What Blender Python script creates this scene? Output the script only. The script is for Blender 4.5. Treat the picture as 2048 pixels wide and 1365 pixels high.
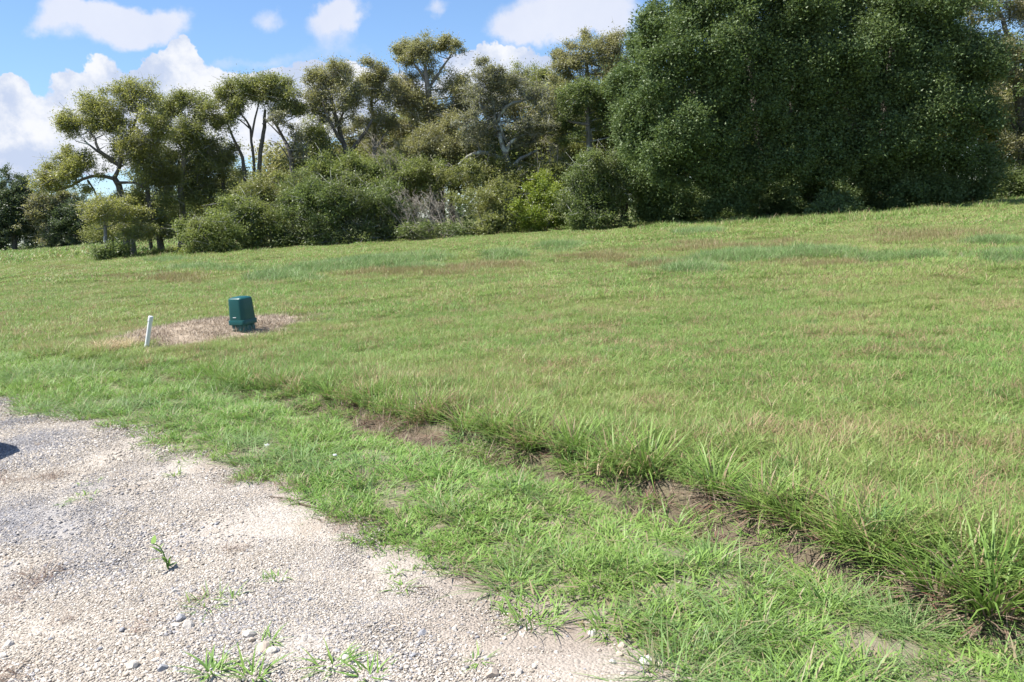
import bpy, math, random
import numpy as np

for o in list(bpy.data.objects):
    bpy.data.objects.remove(o)
S = bpy.context.scene
COL = S.collection
RNG = np.random.default_rng(7)

# ------------------------------------------------------------------ camera
EYE = 1.6
FPX, PITCH, ROLL = 1650.0, math.radians(8.87), math.radians(3.86)
fw = np.array([0, math.cos(PITCH), -math.sin(PITCH)])
u0 = np.array([0, math.sin(PITCH), math.cos(PITCH)])
r0 = np.array([1.0, 0, 0])
cr = r0 * math.cos(ROLL) - u0 * math.sin(ROLL)
cu = u0 * math.cos(ROLL) + r0 * math.sin(ROLL)
from mathutils import Matrix, Vector
cam_d = bpy.data.cameras.new('camera')
cam_d.sensor_width = 36.0
cam_d.lens = FPX / 2048 * 36
cam_d.clip_end = 5000
cam = bpy.data.objects.new('camera', cam_d)
COL.objects.link(cam)
m = Matrix(((cr[0], cu[0], -fw[0], 0), (cr[1], cu[1], -fw[1], 0), (cr[2], cu[2], -fw[2], EYE), (0, 0, 0, 1)))
cam.matrix_world = m
S.camera = cam

# ------------------------------------------------------------------ light
SUN_EL = math.radians(60)
SUN_AZ = math.radians(-90)          # clockwise from +Y
sd = np.array([math.sin(SUN_AZ) * math.cos(SUN_EL), math.cos(SUN_AZ) * math.cos(SUN_EL), math.sin(SUN_EL)])
sun_d = bpy.data.lights.new('sun', 'SUN')
sun_d.energy = 4.5
sun_d.angle = math.radians(0.55)
sun_d.color = (1.0, 0.95, 0.87)
sun = bpy.data.objects.new('sun', sun_d)
sun.rotation_euler = Vector(sd).to_track_quat('Z', 'Y').to_euler()
sun.location = (0, 0, 30)
COL.objects.link(sun)
vs = S.view_settings
vs.view_transform = 'Standard'
vs.look = 'None'
vs.gamma = 1
vs.use_curve_mapping = False
vs.exposure = 1.25
try:
    S.cycles.max_bounces = 8
    S.cycles.diffuse_bounces = 4
    S.cycles.transmission_bounces = 6
    S.cycles.glossy_bounces = 2
except Exception:
    pass


def ray(px, py):
    return fw + cr * ((px - 1024) / FPX) - cu * ((py - 682.5) / FPX)


def at(px, py, Y):
    """the world point seen at a photograph pixel, at depth Y metres"""
    d = ray(px, py)
    p = d * (Y / d[1])
    p[2] += EYE
    return p


def gpt(px, py, z=0.0):
    d = ray(px, py)
    p = d * ((z - EYE) / d[2])
    return p[:2]


# ------------------------------------------------------------------ node helpers
def nn(t, kind, **kw):
    n = t.nodes.new(kind)
    for k, v in kw.items():
        if k.startswith('i_'):
            n.inputs[k[2:].replace('_', ' ')].default_value = v
        else:
            setattr(n, k, v)
    return n


def math_n(t, op, a, b=None, c=None, clamp=False):
    n = t.nodes.new('ShaderNodeMath')
    n.operation = op
    n.use_clamp = clamp
    for i, v in enumerate((a, b, c)):
        if v is None:
            continue
        if isinstance(v, (int, float)):
            n.inputs[i].default_value = v
        else:
            t.links.new(v, n.inputs[i])
    return n.outputs[0]


def mix_c(t, f, a, b):
    n = t.nodes.new('ShaderNodeMix')
    n.data_type = 'RGBA'
    for i, v in ((0, f), (6, a), (7, b)):
        if isinstance(v, (int, float)):
            n.inputs[i].default_value = v
        elif isinstance(v, tuple):
            n.inputs[i].default_value = (*v, 1) if len(v) == 3 else v
        else:
            t.links.new(v, n.inputs[i])
    return n.outputs[2]


def scale_c(t, c, k):
    n = t.nodes.new('ShaderNodeVectorMath'); n.operation = 'SCALE'
    t.links.new(c, n.inputs[0]); n.inputs['Scale'].default_value = k
    return n.outputs[0]


def ramp(t, f, lo, hi):
    n = t.nodes.new('ShaderNodeMapRange')
    n.interpolation_type = 'SMOOTHSTEP'
    n.inputs['From Min'].default_value = lo
    n.inputs['From Max'].default_value = hi
    t.links.new(f, n.inputs['Value'])
    return n.outputs[0]


def noise(t, vec, scale, detail=4, rough=0.55, off=None):
    n = t.nodes.new('ShaderNodeTexNoise')
    n.inputs['Scale'].default_value = scale
    n.inputs['Detail'].default_value = detail
    n.inputs['Roughness'].default_value = rough
    if off is not None:
        a = t.nodes.new('ShaderNodeVectorMath')
        a.operation = 'ADD'
        a.inputs[1].default_value = off
        t.links.new(vec, a.inputs[0])
        vec = a.outputs[0]
    t.links.new(vec, n.inputs['Vector'])
    return n.outputs['Fac']


# ------------------------------------------------------------------ sky with clouds
def make_world():
    w = bpy.data.worlds.new('World')
    S.world = w
    w.use_nodes = True
    t = w.node_tree
    t.nodes.clear()
    out = t.nodes.new('ShaderNodeOutputWorld')
    bg = t.nodes.new('ShaderNodeBackground')
    bg.inputs['Strength'].default_value = 0.077
    t.links.new(bg.outputs[0], out.inputs[0])
    sky = t.nodes.new('ShaderNodeTexSky')
    sky.sky_type = 'NISHITA'
    sky.sun_disc = False
    sky.sun_elevation = SUN_EL
    sky.sun_rotation = SUN_AZ
    sky.altitude = 0
    sky.air_density = 1.0
    sky.dust_density = 0.15
    sky.ozone_density = 3.2
    tc = t.nodes.new('ShaderNodeTexCoord')
    d = tc.outputs['Generated']
    sep = t.nodes.new('ShaderNodeSeparateXYZ')
    t.links.new(d, sep.inputs[0])
    # domain warp
    warp = t.nodes.new('ShaderNodeTexNoise')
    warp.inputs['Scale'].default_value = 16
    warp.inputs['Detail'].default_value = 5
    warp.inputs['Roughness'].default_value = 0.6
    t.links.new(d, warp.inputs['Vector'])
    wv = t.nodes.new('ShaderNodeVectorMath'); wv.operation = 'SUBTRACT'
    t.links.new(warp.outputs['Color'], wv.inputs[0]); wv.inputs[1].default_value = (0.5, 0.5, 0.5)
    ws = t.nodes.new('ShaderNodeVectorMath'); ws.operation = 'SCALE'
    t.links.new(wv.outputs[0], ws.inputs[0]); ws.inputs['Scale'].default_value = 0.055
    wa = t.nodes.new('ShaderNodeVectorMath'); wa.operation = 'ADD'
    t.links.new(d, wa.inputs[0]); t.links.new(ws.outputs[0], wa.inputs[1])
    sp = t.nodes.new('ShaderNodeSeparateXYZ')
    t.links.new(wa.outputs[0], sp.inputs[0])
    yy = math_n(t, 'MAXIMUM', sp.outputs[1], 0.15)
    X = math_n(t, 'DIVIDE', sp.outputs[0], yy)
    Z = math_n(t, 'DIVIDE', sp.outputs[2], yy)
    cmb = t.nodes.new('ShaderNodeCombineXYZ')
    t.links.new(X, cmb.inputs[0]); t.links.new(Z, cmb.inputs[1])

    def field(blobs):
        acc = None
        for (cx, cy, rx, ry, wgt) in blobs:
            dd = ray(cx, cy)
            gx, gz = dd[0] / dd[1], dd[2] / dd[1]
            ax, az = rx / FPX, ry / FPX
            mp = t.nodes.new('ShaderNodeMapping')
            mp.inputs['Scale'].default_value = (1 / ax, 1 / az, 0)
            mp.inputs['Location'].default_value = (-gx / ax, -gz / az, 0)
            t.links.new(cmb.outputs[0], mp.inputs['Vector'])
            ln = t.nodes.new('ShaderNodeVectorMath'); ln.operation = 'LENGTH'
            t.links.new(mp.outputs[0], ln.inputs[0])
            q = t.nodes.new('ShaderNodeMapRange')
            q.interpolation_type = 'SMOOTHSTEP'
            q.inputs['From Min'].default_value = 1.7
            q.inputs['From Max'].default_value = 0.0
            q.inputs['To Max'].default_value = wgt
            t.links.new(ln.outputs['Value'], q.inputs['Value'])
            acc = q.outputs[0] if acc is None else math_n(t, 'ADD', acc, q.outputs[0])
        return acc

    crisp = [(340, 120, 48, 45, 1), (300, 150, 36, 40, 1), (392, 160, 50, 45, 1), (278, 175, 28, 30, 1), (362, 92, 26, 24, 1),
             (330, 200, 80, 50, 1), (460, 185, 80, 40, .9), (560, 155, 75, 34, .8), (650, 150, 70, 34, .75), (720, 140, 50, 28, .7), (700, 200, 120, 50, .8),
             (168, 165, 48, 38, .9), (215, 135, 32, 36, .9), (128, 168, 34, 36, .8), (190, 205, 60, 30, .8),
             (40, 215, 62, 46, 1), (15, 185, 40, 34, .9), (90, 255, 62, 42, .9), (45, 340, 110, 45, .9), (150, 300, 90, 60, .7), (60, 290, 120, 40, .8),
             (300, 280, 200, 70, .9), (560, 250, 220, 70, .95), (760, 180, 90, 40, .9),
             (960, 122, 56, 36, 1.1), (1004, 136, 60, 40, 1.1), (1060, 130, 52, 38, 1.1), (925, 145, 44, 32, 1), (1000, 185, 130, 50, 1.1)]
    soft = [(215, 45, 130, 42, .9), (305, 48, 70, 36, .8), (150, 20, 70, 26, .7), (75, 55, 40, 18, .35), (540, 42, 42, 28, .6), (660, 55, 52, 40, .9), (695, 22, 40, 28, .7),
            (875, 18, 34, 20, .6), (1120, 35, 130, 46, 1), (1190, 25, 70, 44, .9), (1030, 65, 60, 22, .5), (600, 120, 200, 22, .45), (420, 125, 90, 24, .3)]
    fc, fs = field(crisp), field(soft)
    n1 = noise(t, d, 30, 7, 0.62)
    n2 = noise(t, d, 13, 8, 0.62, (3.1, 0.4, 1.7))
    dc = math_n(t, 'ADD', fc, math_n(t, 'MULTIPLY', math_n(t, 'SUBTRACT', n1, 0.5), 0.85))
    ac = ramp(t, dc, 0.62, 0.80)
    ds = math_n(t, 'ADD', fs, math_n(t, 'MULTIPLY', math_n(t, 'SUBTRACT', n2, 0.5), 0.9))
    as_ = math_n(t, 'MULTIPLY', ramp(t, ds, 0.24, 0.80), 0.9)
    # the same scattered cumulus in every other direction
    gen = noise(t, d, 3.2, 7, 0.6, (5.3, 2.2, 9.1))
    ag = ramp(t, gen, 0.53, 0.64)
    up = ramp(t, sep.outputs[2], -0.02, 0.08)
    ag = math_n(t, 'MULTIPLY', ag, up)
    vd = t.nodes.new('ShaderNodeVectorMath'); vd.operation = 'DOT_PRODUCT'
    t.links.new(d, vd.inputs[0]); vd.inputs[1].default_value = tuple((fw / np.linalg.norm(fw)).tolist())
    outw = t.nodes.new('ShaderNodeMapRange'); outw.interpolation_type = 'SMOOTHSTEP'
    outw.inputs['From Min'].default_value = 0.80; outw.inputs['From Max'].default_value = 0.66
    t.links.new(vd.outputs['Value'], outw.inputs['Value'])
    ag = math_n(t, 'MULTIPLY', ag, outw.outputs[0])
    # cloud tone: thick parts white, thin or under parts lilac grey
    tone = ramp(t, math_n(t, 'ADD', math_n(t, 'MULTIPLY', noise(t, d, 15, 7, 0.62, (1.3, 7.7, 2.2)), 1.9), math_n(t, 'MULTIPLY', dc, 0.02)), 0.78, 1.20)
    ccol = mix_c(t, tone, (3.3, 3.8, 4.9), (5.25, 5.35, 5.6))
    scol = mix_c(t, n2, (4.1, 4.35, 5.2), (5.1, 5.2, 5.6))
    hz = ramp(t, sep.outputs[2], 0.42, -0.02)
    tn = t.nodes.new('ShaderNodeMix'); tn.data_type = 'RGBA'; tn.blend_type = 'MULTIPLY'
    tn.inputs[0].default_value = 1.0; tn.inputs[7].default_value = (0.76, 0.86, 0.98, 1)
    t.links.new(sky.outputs[0], tn.inputs[6])
    skyc = mix_c(t, math_n(t, 'MULTIPLY', hz, 0.12), tn.outputs[2], (2.4, 3.4, 5.2))
    c = mix_c(t, as_, skyc, scol)
    c = mix_c(t, ac, c, ccol)
    c = mix_c(t, ag, c, (4.6, 4.8, 5.3))
    t.links.new(c, bg.inputs['Color'])
    w.cycles.sampling_method = 'MANUAL'
    w.cycles.sample_map_resolution = 512


make_world()


# ------------------------------------------------------------------ mesh helpers
def np_mesh(name, V, T, mat=None, attrs=None, smooth=False):
    """one mesh from vertex rows V and triangle rows T"""
    me = bpy.data.meshes.new(name)
    V = np.asarray(V, np.float32); T = np.asarray(T, np.int32)
    me.vertices.add(len(V)); me.vertices.foreach_set('co', V.ravel())
    me.loops.add(T.size); me.loops.foreach_set('vertex_index', T.ravel())
    k = T.shape[1]
    me.polygons.add(len(T)); me.polygons.foreach_set('loop_start', np.arange(0, T.size, k, dtype=np.int32))
    if smooth:
        me.polygons.foreach_set('use_smooth', np.ones(len(T), bool))
    for a, v in (attrs or {}).items():
        v = np.asarray(v, np.float32)
        at_ = me.attributes.new(a, 'FLOAT_VECTOR' if v.ndim == 2 else 'FLOAT', 'POINT')
        at_.data.foreach_set('vector' if v.ndim == 2 else 'value', v.ravel())
    me.update(calc_edges=True)
    if mat:
        me.materials.append(mat)
    return me


def link(name, me, parent=None, loc=None):
    o = bpy.data.objects.new(name, me)
    COL.objects.link(o)
    if loc is not None:
        o.location = loc
    if parent is not None:
        o.parent = parent
    return o


def tag(o, label=None, cat=None, group=None, kind=None):
    if label: o['label'] = label
    if cat: o['category'] = cat
    if group: o['group'] = group
    if kind: o['kind'] = kind
    return o


class Bag:
    """collects pieces of mesh with one float attribute"""
    def __init__(self): self.V, self.T, self.R, self.n = [], [], [], 0
    def add(self, V, T, r):
        V = np.asarray(V, float)
        self.V.append(V); self.T.append(np.asarray(T, int) + self.n)
        self.R.append(np.full(len(V), r) if np.isscalar(r) else np.asarray(r)); self.n += len(V)
    def mesh(self, name, mat, smooth=False):
        return np_mesh(name, np.concatenate(self.V), np.concatenate(self.T), mat, {'rnd': np.concatenate(self.R)}, smooth)


def smooth_line(P, R, step):
    """Catmull-Rom through points P with radii R"""
    P = np.asarray(P, float); R = np.asarray(R, float)
    Q = np.vstack([2 * P[0] - P[1], P, 2 * P[-1] - P[-2]])
    out, rad = [], []
    for i in range(len(P) - 1):
        n = max(1, int(np.linalg.norm(P[i + 1] - P[i]) / step))
        for k in range(n):
            s = k / n
            a, b, c, d = Q[i], Q[i + 1], Q[i + 2], Q[i + 3]
            out.append(0.5 * (2 * b + (c - a) * s + (2 * a - 5 * b + 4 * c - d) * s * s + (3 * b - a - 3 * c + d) * s ** 3))
            rad.append(R[i] + (R[i + 1] - R[i]) * s)
    out.append(P[-1]); rad.append(R[-1])
    return np.array(out), np.array(rad)


def tube(bag, P, R, sides=6, r=0.5):
    P = np.asarray(P, float); R = np.asarray(R, float)
    d = np.gradient(P, axis=0)
    d /= np.linalg.norm(d, axis=1)[:, None] + 1e-9
    ref = np.array([0.31, 0.77, 0.2])
    if abs(d.mean(0) @ ref) > 0.6: ref = np.array([0.9, -0.3, 0.1])
    a = np.cross(d, ref); a /= np.linalg.norm(a, axis=1)[:, None]
    b = np.cross(d, a)
    th = np.arange(sides) * 2 * math.pi / sides
    V = P[:, None] + R[:, None, None] * (a[:, None] * np.cos(th)[None, :, None] + b[:, None] * np.sin(th)[None, :, None])
    V = V.reshape(-1, 3)
    n = len(P); T = []
    i = np.arange(n - 1)[:, None] * sides; j = np.arange(sides)[None]; j2 = (j + 1) % sides
    q = np.stack([i + j, i + j2, i + sides + j2, i + sides + j], -1).reshape(-1, 4)
    T = np.concatenate([q[:, [0, 1, 2]], q[:, [0, 2, 3]]])
    cap = [[(n - 1) * sides, (n - 1) * sides + k, (n - 1) * sides + k + 1] for k in range(1, sides - 1)]
    bag.add(V, np.concatenate([T, np.array(cap, int)]), r)


# ------------------------------------------------------------------ materials
def new_mat(name):
    mt = bpy.data.materials.new(name)
    mt.use_nodes = True
    t = mt.node_tree
    t.nodes.clear()
    out = t.nodes.new('ShaderNodeOutputMaterial')
    return mt, t, out


def attr(t, name):
    n = t.nodes.new('ShaderNodeAttribute'); n.attribute_name = name
    return n.outputs['Fac']


def leaf_mat(name, c1, c2, c3, trans=0.42, rough=0.45, spec=0.4, scale=0.35):
    """leaves: three real leaf colours by leaf and by clump, some light passing through"""
    mt, t, out = new_mat(name)
    geo = t.nodes.new('ShaderNodeNewGeometry')
    r = attr(t, 'rnd')
    n1 = noise(t, geo.outputs['Position'], scale, 3)
    c = mix_c(t, r, c1, c2)
    c = mix_c(t, ramp(t, n1, 0.48, 0.66), c, c3)
    p = nn(t, 'ShaderNodeBsdfPrincipled', i_Roughness=rough)
    p.inputs['Specular IOR Level'].default_value = spec
    t.links.new(c, p.inputs['Base Color'])
    tr = t.nodes.new('ShaderNodeBsdfTranslucent')
    tl = mix_c(t, 0.5, c, tuple(min(1, v) for v in (c2[0] * 1.3, c2[1] * 1.35, c2[2] * .6)))
    t.links.new(tl, tr.inputs[0])
    mx = t.nodes.new('ShaderNodeMixShader'); mx.inputs[0].default_value = trans
    t.links.new(p.outputs[0], mx.inputs[1]); t.links.new(tr.outputs[0], mx.inputs[2])
    t.links.new(mx.outputs[0], out.inputs[0])
    return mt


def bark_mat(name, c1, c2, lichen, amount):
    mt, t, out = new_mat(name)
    geo = t.nodes.new('ShaderNodeNewGeometry')
    P = geo.outputs['Position']
    n1 = noise(t, P, 9, 5, 0.65)
    n2 = noise(t, P, 2.6, 5, 0.6, (3, 1, 8))
    c = mix_c(t, n1, c1, c2)
    c = mix_c(t, ramp(t, n2, 0.62 - amount, 0.72 - amount), c, lichen)
    p = nn(t, 'ShaderNodeBsdfPrincipled', i_Roughness=0.9)
    p.inputs['Specular IOR Level'].default_value = 0.2
    t.links.new(c, p.inputs['Base Color'])
    b = nn(t, 'ShaderNodeBump', i_Strength=0.6, i_Distance=0.04)
    t.links.new(n1, b.inputs['Height']); t.links.new(b.outputs[0], p.inputs['Normal'])
    t.links.new(p.outputs[0], out.inputs[0])
    return mt


M = {}
M['olive'] = leaf_mat('olive_leaf', (0.165, 0.195, 0.070), (0.280, 0.300, 0.115), (0.225, 0.230, 0.095))
M['tan_olive'] = leaf_mat('tan_olive_leaf', (0.215, 0.220, 0.105), (0.335, 0.325, 0.175), (0.285, 0.260, 0.145))
M['yellow_olive'] = leaf_mat('yellow_olive_leaf', (0.200, 0.225, 0.075), (0.340, 0.345, 0.120), (0.270, 0.265, 0.095))
M['grey_leaf'] = leaf_mat('grey_lichen_leaf', (0.175, 0.180, 0.110), (0.28, 0.28, 0.19), (0.160, 0.165, 0.080))
M['dark_oak'] = leaf_mat('dark_oak_leaf', (0.082, 0.130, 0.050), (0.155, 0.208, 0.082), (0.115, 0.168, 0.064), trans=0.28, rough=0.5, spec=0.3)
M['dull'] = leaf_mat('dull_green_leaf', (0.110, 0.155, 0.056), (0.190, 0.240, 0.092), (0.160, 0.185, 0.082))
M['bright'] = leaf_mat('bright_green_leaf', (0.145, 0.188, 0.062), (0.235, 0.280, 0.098), (0.200, 0.220, 0.080))
M['lime'] = leaf_mat('lime_leaf', (0.160, 0.225, 0.038), (0.28, 0.335, 0.066), (0.18, 0.20, 0.05))
M['far_dark'] = leaf_mat('far_dark_leaf', (0.060, 0.090, 0.048), (0.110, 0.145, 0.075), (0.080, 0.110, 0.060))
M['bark'] = bark_mat('dark_bark', (0.07, 0.060, 0.050), (0.18, 0.162, 0.14), (0.34, 0.34, 0.31), 0.02)
M['pale_bark'] = bark_mat('pale_bark', (0.15, 0.135, 0.115), (0.30, 0.28, 0.25), (0.46, 0.47, 0.43), 0.06)
M['lichen_bark'] = bark_mat('lichen_bark', (0.13, 0.125, 0.11), (0.30, 0.30, 0.27), (0.44, 0.47, 0.42), 0.12)
M['dead_wood'] = bark_mat('dead_wood', (0.22, 0.195, 0.165), (0.40, 0.365, 0.315), (0.48, 0.45, 0.40), 0.0)


# ------------------------------------------------------------------ ground shape
GRAVEL_EDGE = np.array([(-30, 18.5), (-14, 12.4), (-9.5, 10.5), (-7.2, 9.45), (-5.45, 8.59), (-4.41, 7.65), (-3.68, 7.12), (-2.8, 6.38), (-2.23, 5.78), (-1.79, 5.28), (-1.34, 4.8), (-0.95, 4.32), (-0.63, 3.92),
                        (-0.36, 3.64), (-0.12, 3.35), (0.04, 3.08), (0.25, 2.98), (0.44, 2.86), (0.52, 2.57), (0.66, 2.0), (1.0, 0.8), (1.6, -1.5), (2.6, -6), (4, -14)])
DITCH = np.array([(-30, 26), (-14, 16.2), (-7.34, 11.72), (-5.26, 10.38), (-4.13, 9.45), (-3.08, 8.34), (-2.22, 7.62), (-1.41, 6.81), (-0.9, 6.12), (-0.49, 5.68), (-0.13, 5.29), (0.19, 5.01), (0.45, 4.57), (0.69, 4.31), (0.9, 4.05),
                  (1.07, 3.75), (1.24, 3.54), (1.36, 3.29), (1.49, 3.11), (1.6, 2.94), (1.76, 2.75), (2.2, 2.0), (3, 0.5), (5, -4), (7, -14)])


def sdist(line, x, y):
    """signed distance to a polyline running from far left to near right; positive on the field side"""
    p = np.stack([np.asarray(x, float).ravel(), np.asarray(y, float).ravel()], 1)
    best = np.full(len(p), 1e9); sg = np.ones(len(p))
    for a, b in zip(line[:-1], line[1:]):
        e = b - a; L2 = e @ e
        s = np.clip(((p - a) @ e) / L2, 0, 1)
        q = p - a - s[:, None] * e
        d = (q ** 2).sum(1)
        c = e[0] * (p[:, 1] - a[1]) - e[1] * (p[:, 0] - a[0])
        k = d < best
        best[k] = d[k]; sg[k] = np.where(c[k] >= 0, 1, -1)
    return (np.sqrt(best) * sg).reshape(np.shape(x))


def vnoise(x, y, s, seed=0):
    """value noise 0..1"""
    x = np.asarray(x, float) / s + seed * 17.3; y = np.asarray(y, float) / s + seed * 5.7
    xi, yi = np.floor(x).astype(np.int64), np.floor(y).astype(np.int64)
    fx, fy = x - xi, y - yi
    fx = fx * fx * (3 - 2 * fx); fy = fy * fy * (3 - 2 * fy)
    def h(i, j):
        v = np.sin(i * 127.1 + j * 311.7 + seed * 74.7) * 43758.5453
        return v - np.floor(v)
    return (h(xi, yi) * (1 - fx) + h(xi + 1, yi) * fx) * (1 - fy) + (h(xi, yi + 1) * (1 - fx) + h(xi + 1, yi + 1) * fx) * fy


MOUND = (-4.80, 13.10)


def mound_q(x, y):
    dx, dy = x - MOUND[0], y - MOUND[1]
    ca, sa = math.cos(0.85), math.sin(0.85)
    a, b = dx * ca + dy * sa, -dx * sa + dy * ca
    return np.sqrt((a / 1.50) ** 2 + (b / 1.30) ** 2)


def hgt(x, y):
    x = np.asarray(x, float); y = np.asarray(y, float)
    dd = sdist(DITCH, x, y)
    z = 0.03 * (vnoise(x, y, 2.3, 1) - 0.5) + 0.015 * (vnoise(x, y, 0.7, 2) - 0.5)
    z = z * np.clip((dd + 2.5) / 2.0, 0.15, 1)
    near = np.clip((9.8 - y) / 2.5, 0, 1)
    z = z - 0.07 * np.exp(-((dd + 0.12) / 0.22) ** 2) * near + 0.05 * (1 / (1 + np.exp(-(dd - 0.05) / 0.08)) ) * np.exp(-np.maximum(dd, 0) / 2.5) * near
    z = z + 0.17 * np.exp(-(mound_q(x, y) ** 2) * 1.3)
    return z


def soil_mask(x, y):
    """bare soil: at the road's edge and along the foot of the tall grass"""
    dg, dd = sdist(GRAVEL_EDGE, x, y), sdist(DITCH, x, y)
    n = vnoise(x, y, 0.55, 3) * 0.6 + vnoise(x, y, 0.2, 4) * 0.4
    near = np.clip((8.6 - y) / 2.0, 0, 1)
    s1 = np.clip(1.15 - np.abs(dd + 0.05) / (0.095 + 0.03 * np.clip((5.2 - y) / 1.5, 0, 1)) + (n - 0.5) * 1.1, 0, 1) * near
    wid = 0.02 + 0.06 * np.clip((4.4 - y) / 1.6, 0, 1)
    s2 = np.clip((wid - dg) / 0.14 + (n - 0.5) * 2.6, 0, 1)
    s3 = np.clip((vnoise(x, y, 0.45, 8) - 0.80) * 7, 0, 1) * (dd < 0) * np.clip((7 - y) / 2, 0, 1) * 0.9
    return np.maximum(np.maximum(s1, s2), s3)


# ------------------------------------------------------------------ ground materials
def ground_mat():
    mt, t, out = new_mat('ground_soil_and_thatch')
    geo = t.nodes.new('ShaderNodeNewGeometry'); P = geo.outputs['Position']
    n1, n2, n3 = noise(t, P, 1.1, 5), noise(t, P, 14, 5, 0.7), noise(t, P, 70, 4, 0.7)
    thatch = mix_c(t, n2, (0.105, 0.135, 0.042), (0.220, 0.215, 0.090))
    thatch = mix_c(t, ramp(t, n1, 0.45, 0.7), thatch, (0.165, 0.185, 0.065))
    soil = mix_c(t, n3, (0.24, 0.195, 0.155), (0.44, 0.375, 0.32))
    soil = mix_c(t, ramp(t, n2, 0.5, 0.68), soil, (0.19, 0.15, 0.115))
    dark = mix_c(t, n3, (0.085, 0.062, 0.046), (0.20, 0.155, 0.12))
    soil = mix_c(t, attr(t, 'ditch_dark'), soil, dark)
    mul = mix_c(t, n3, (0.33, 0.265, 0.195), (0.57, 0.475, 0.37))
    c = mix_c(t, attr(t, 'soil'), thatch, mix_c(t, 0.35, soil, thatch))
    c = mix_c(t, attr(t, 'bare'), c, soil)
    c = scale_c(t, mix_c(t, attr(t, 'mulch'), c, mul), 0.76)
    p = nn(t, 'ShaderNodeBsdfPrincipled', i_Roughness=0.95)
    p.inputs['Specular IOR Level'].default_value = 0.15
    t.links.new(c, p.inputs['Base Color'])
    b = nn(t, 'ShaderNodeBump', i_Strength=0.7, i_Distance=0.012)
    t.links.new(math_n(t, 'ADD', n3, math_n(t, 'MULTIPLY', n2, 2.0)), b.inputs['Height']); t.links.new(b.outputs[0], p.inputs['Normal'])
    t.links.new(p.outputs[0], out.inputs[0])
    return mt


def gravel_zone(t, P):
    """0 pale tan gravel .. 1 bluish crushed stone, in drifts"""
    n = noise(t, P, 0.75, 4, 0.6, (2.0, 4.4, 0))
    sp = t.nodes.new('ShaderNodeSeparateXYZ'); t.links.new(P, sp.inputs[0])
    left = ramp(t, math_n(t, 'ADD', sp.outputs[0], math_n(t, 'MULTIPLY', sp.outputs[1], 0.55)), 0.9, -1.2)
    return math_n(t, 'MULTIPLY', ramp(t, n, 0.42, 0.66), math_n(t, 'ADD', math_n(t, 'MULTIPLY', left, 0.75), 0.25))


def gravel_mat():
    mt, t, out = new_mat('packed_gravel')
    geo = t.nodes.new('ShaderNodeNewGeometry'); P = geo.outputs['Position']
    v = t.nodes.new('ShaderNodeTexVoronoi'); v.inputs['Scale'].default_value = 85
    t.links.new(P, v.inputs['Vector'])
    sr = t.nodes.new('ShaderNodeSeparateColor'); t.links.new(v.outputs['Color'], sr.inputs[0])
    n2, n3 = noise(t, P, 3.2, 5), noise(t, P, 40, 4, 0.7)
    tan = mix_c(t, sr.outputs[0], (0.38, 0.335, 0.28), (0.60, 0.545, 0.48))
    grey = mix_c(t, sr.outputs[1], (0.20, 0.20, 0.22), (0.46, 0.455, 0.46))
    c = mix_c(t, gravel_zone(t, P), tan, grey)
    c = mix_c(t, ramp(t, n2, 0.52, 0.72), c, (0.42, 0.36, 0.295))
    c = mix_c(t, attr(t, 'dirt'), c, mix_c(t, n3, (0.27, 0.225, 0.185), (0.47, 0.41, 0.355)))
    c = scale_c(t, c, 0.76)
    p = nn(t, 'ShaderNodeBsdfPrincipled', i_Roughness=0.95)
    p.inputs['Specular IOR Level'].default_value = 0.15
    t.links.new(c, p.inputs['Base Color'])
    b = nn(t, 'ShaderNodeBump', i_Strength=0.9, i_Distance=0.008)
    h = math_n(t, 'SUBTRACT', n3, math_n(t, 'MULTIPLY', v.outputs['Distance'], 1.0))
    t.links.new(h, b.inputs['Height']); t.links.new(b.outputs[0], p.inputs['Normal'])
    t.links.new(p.outputs[0], out.inputs[0])
    return mt


def stone_mat():
    mt, t, out = new_mat('crushed_stone')
    geo = t.nodes.new('ShaderNodeNewGeometry'); P = geo.outputs['Position']
    r = attr(t, 'rnd')
    tan = mix_c(t, ramp(t, r, 0.0, 0.9), (0.34, 0.295, 0.24), (0.64, 0.58, 0.51))
    tan = mix_c(t, ramp(t, r, 0.84, 0.90), tan, (0.78, 0.74, 0.68))
    grey = mix_c(t, r, (0.15, 0.155, 0.18), (0.42, 0.42, 0.45))
    z = math_n(t, 'ADD', gravel_zone(t, P), math_n(t, 'MULTIPLY', math_n(t, 'SUBTRACT', math_n(t, 'FRACT', math_n(t, 'MULTIPLY', r, 37.0)), 0.62), 0.9))
    c = scale_c(t, mix_c(t, ramp(t, z, 0.30, 0.34), tan, grey), 0.78)
    p = nn(t, 'ShaderNodeBsdfPrincipled', i_Roughness=0.85)
    p.inputs['Specular IOR Level'].default_value = 0.25
    t.links.new(mix_c(t, math_n(t, 'MULTIPLY', noise(t, P, 120, 3), 0.35), c, (0.38, 0.34, 0.29)), p.inputs['Base Color'])
    t.links.new(p.outputs[0], out.inputs[0])
    return mt


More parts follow.
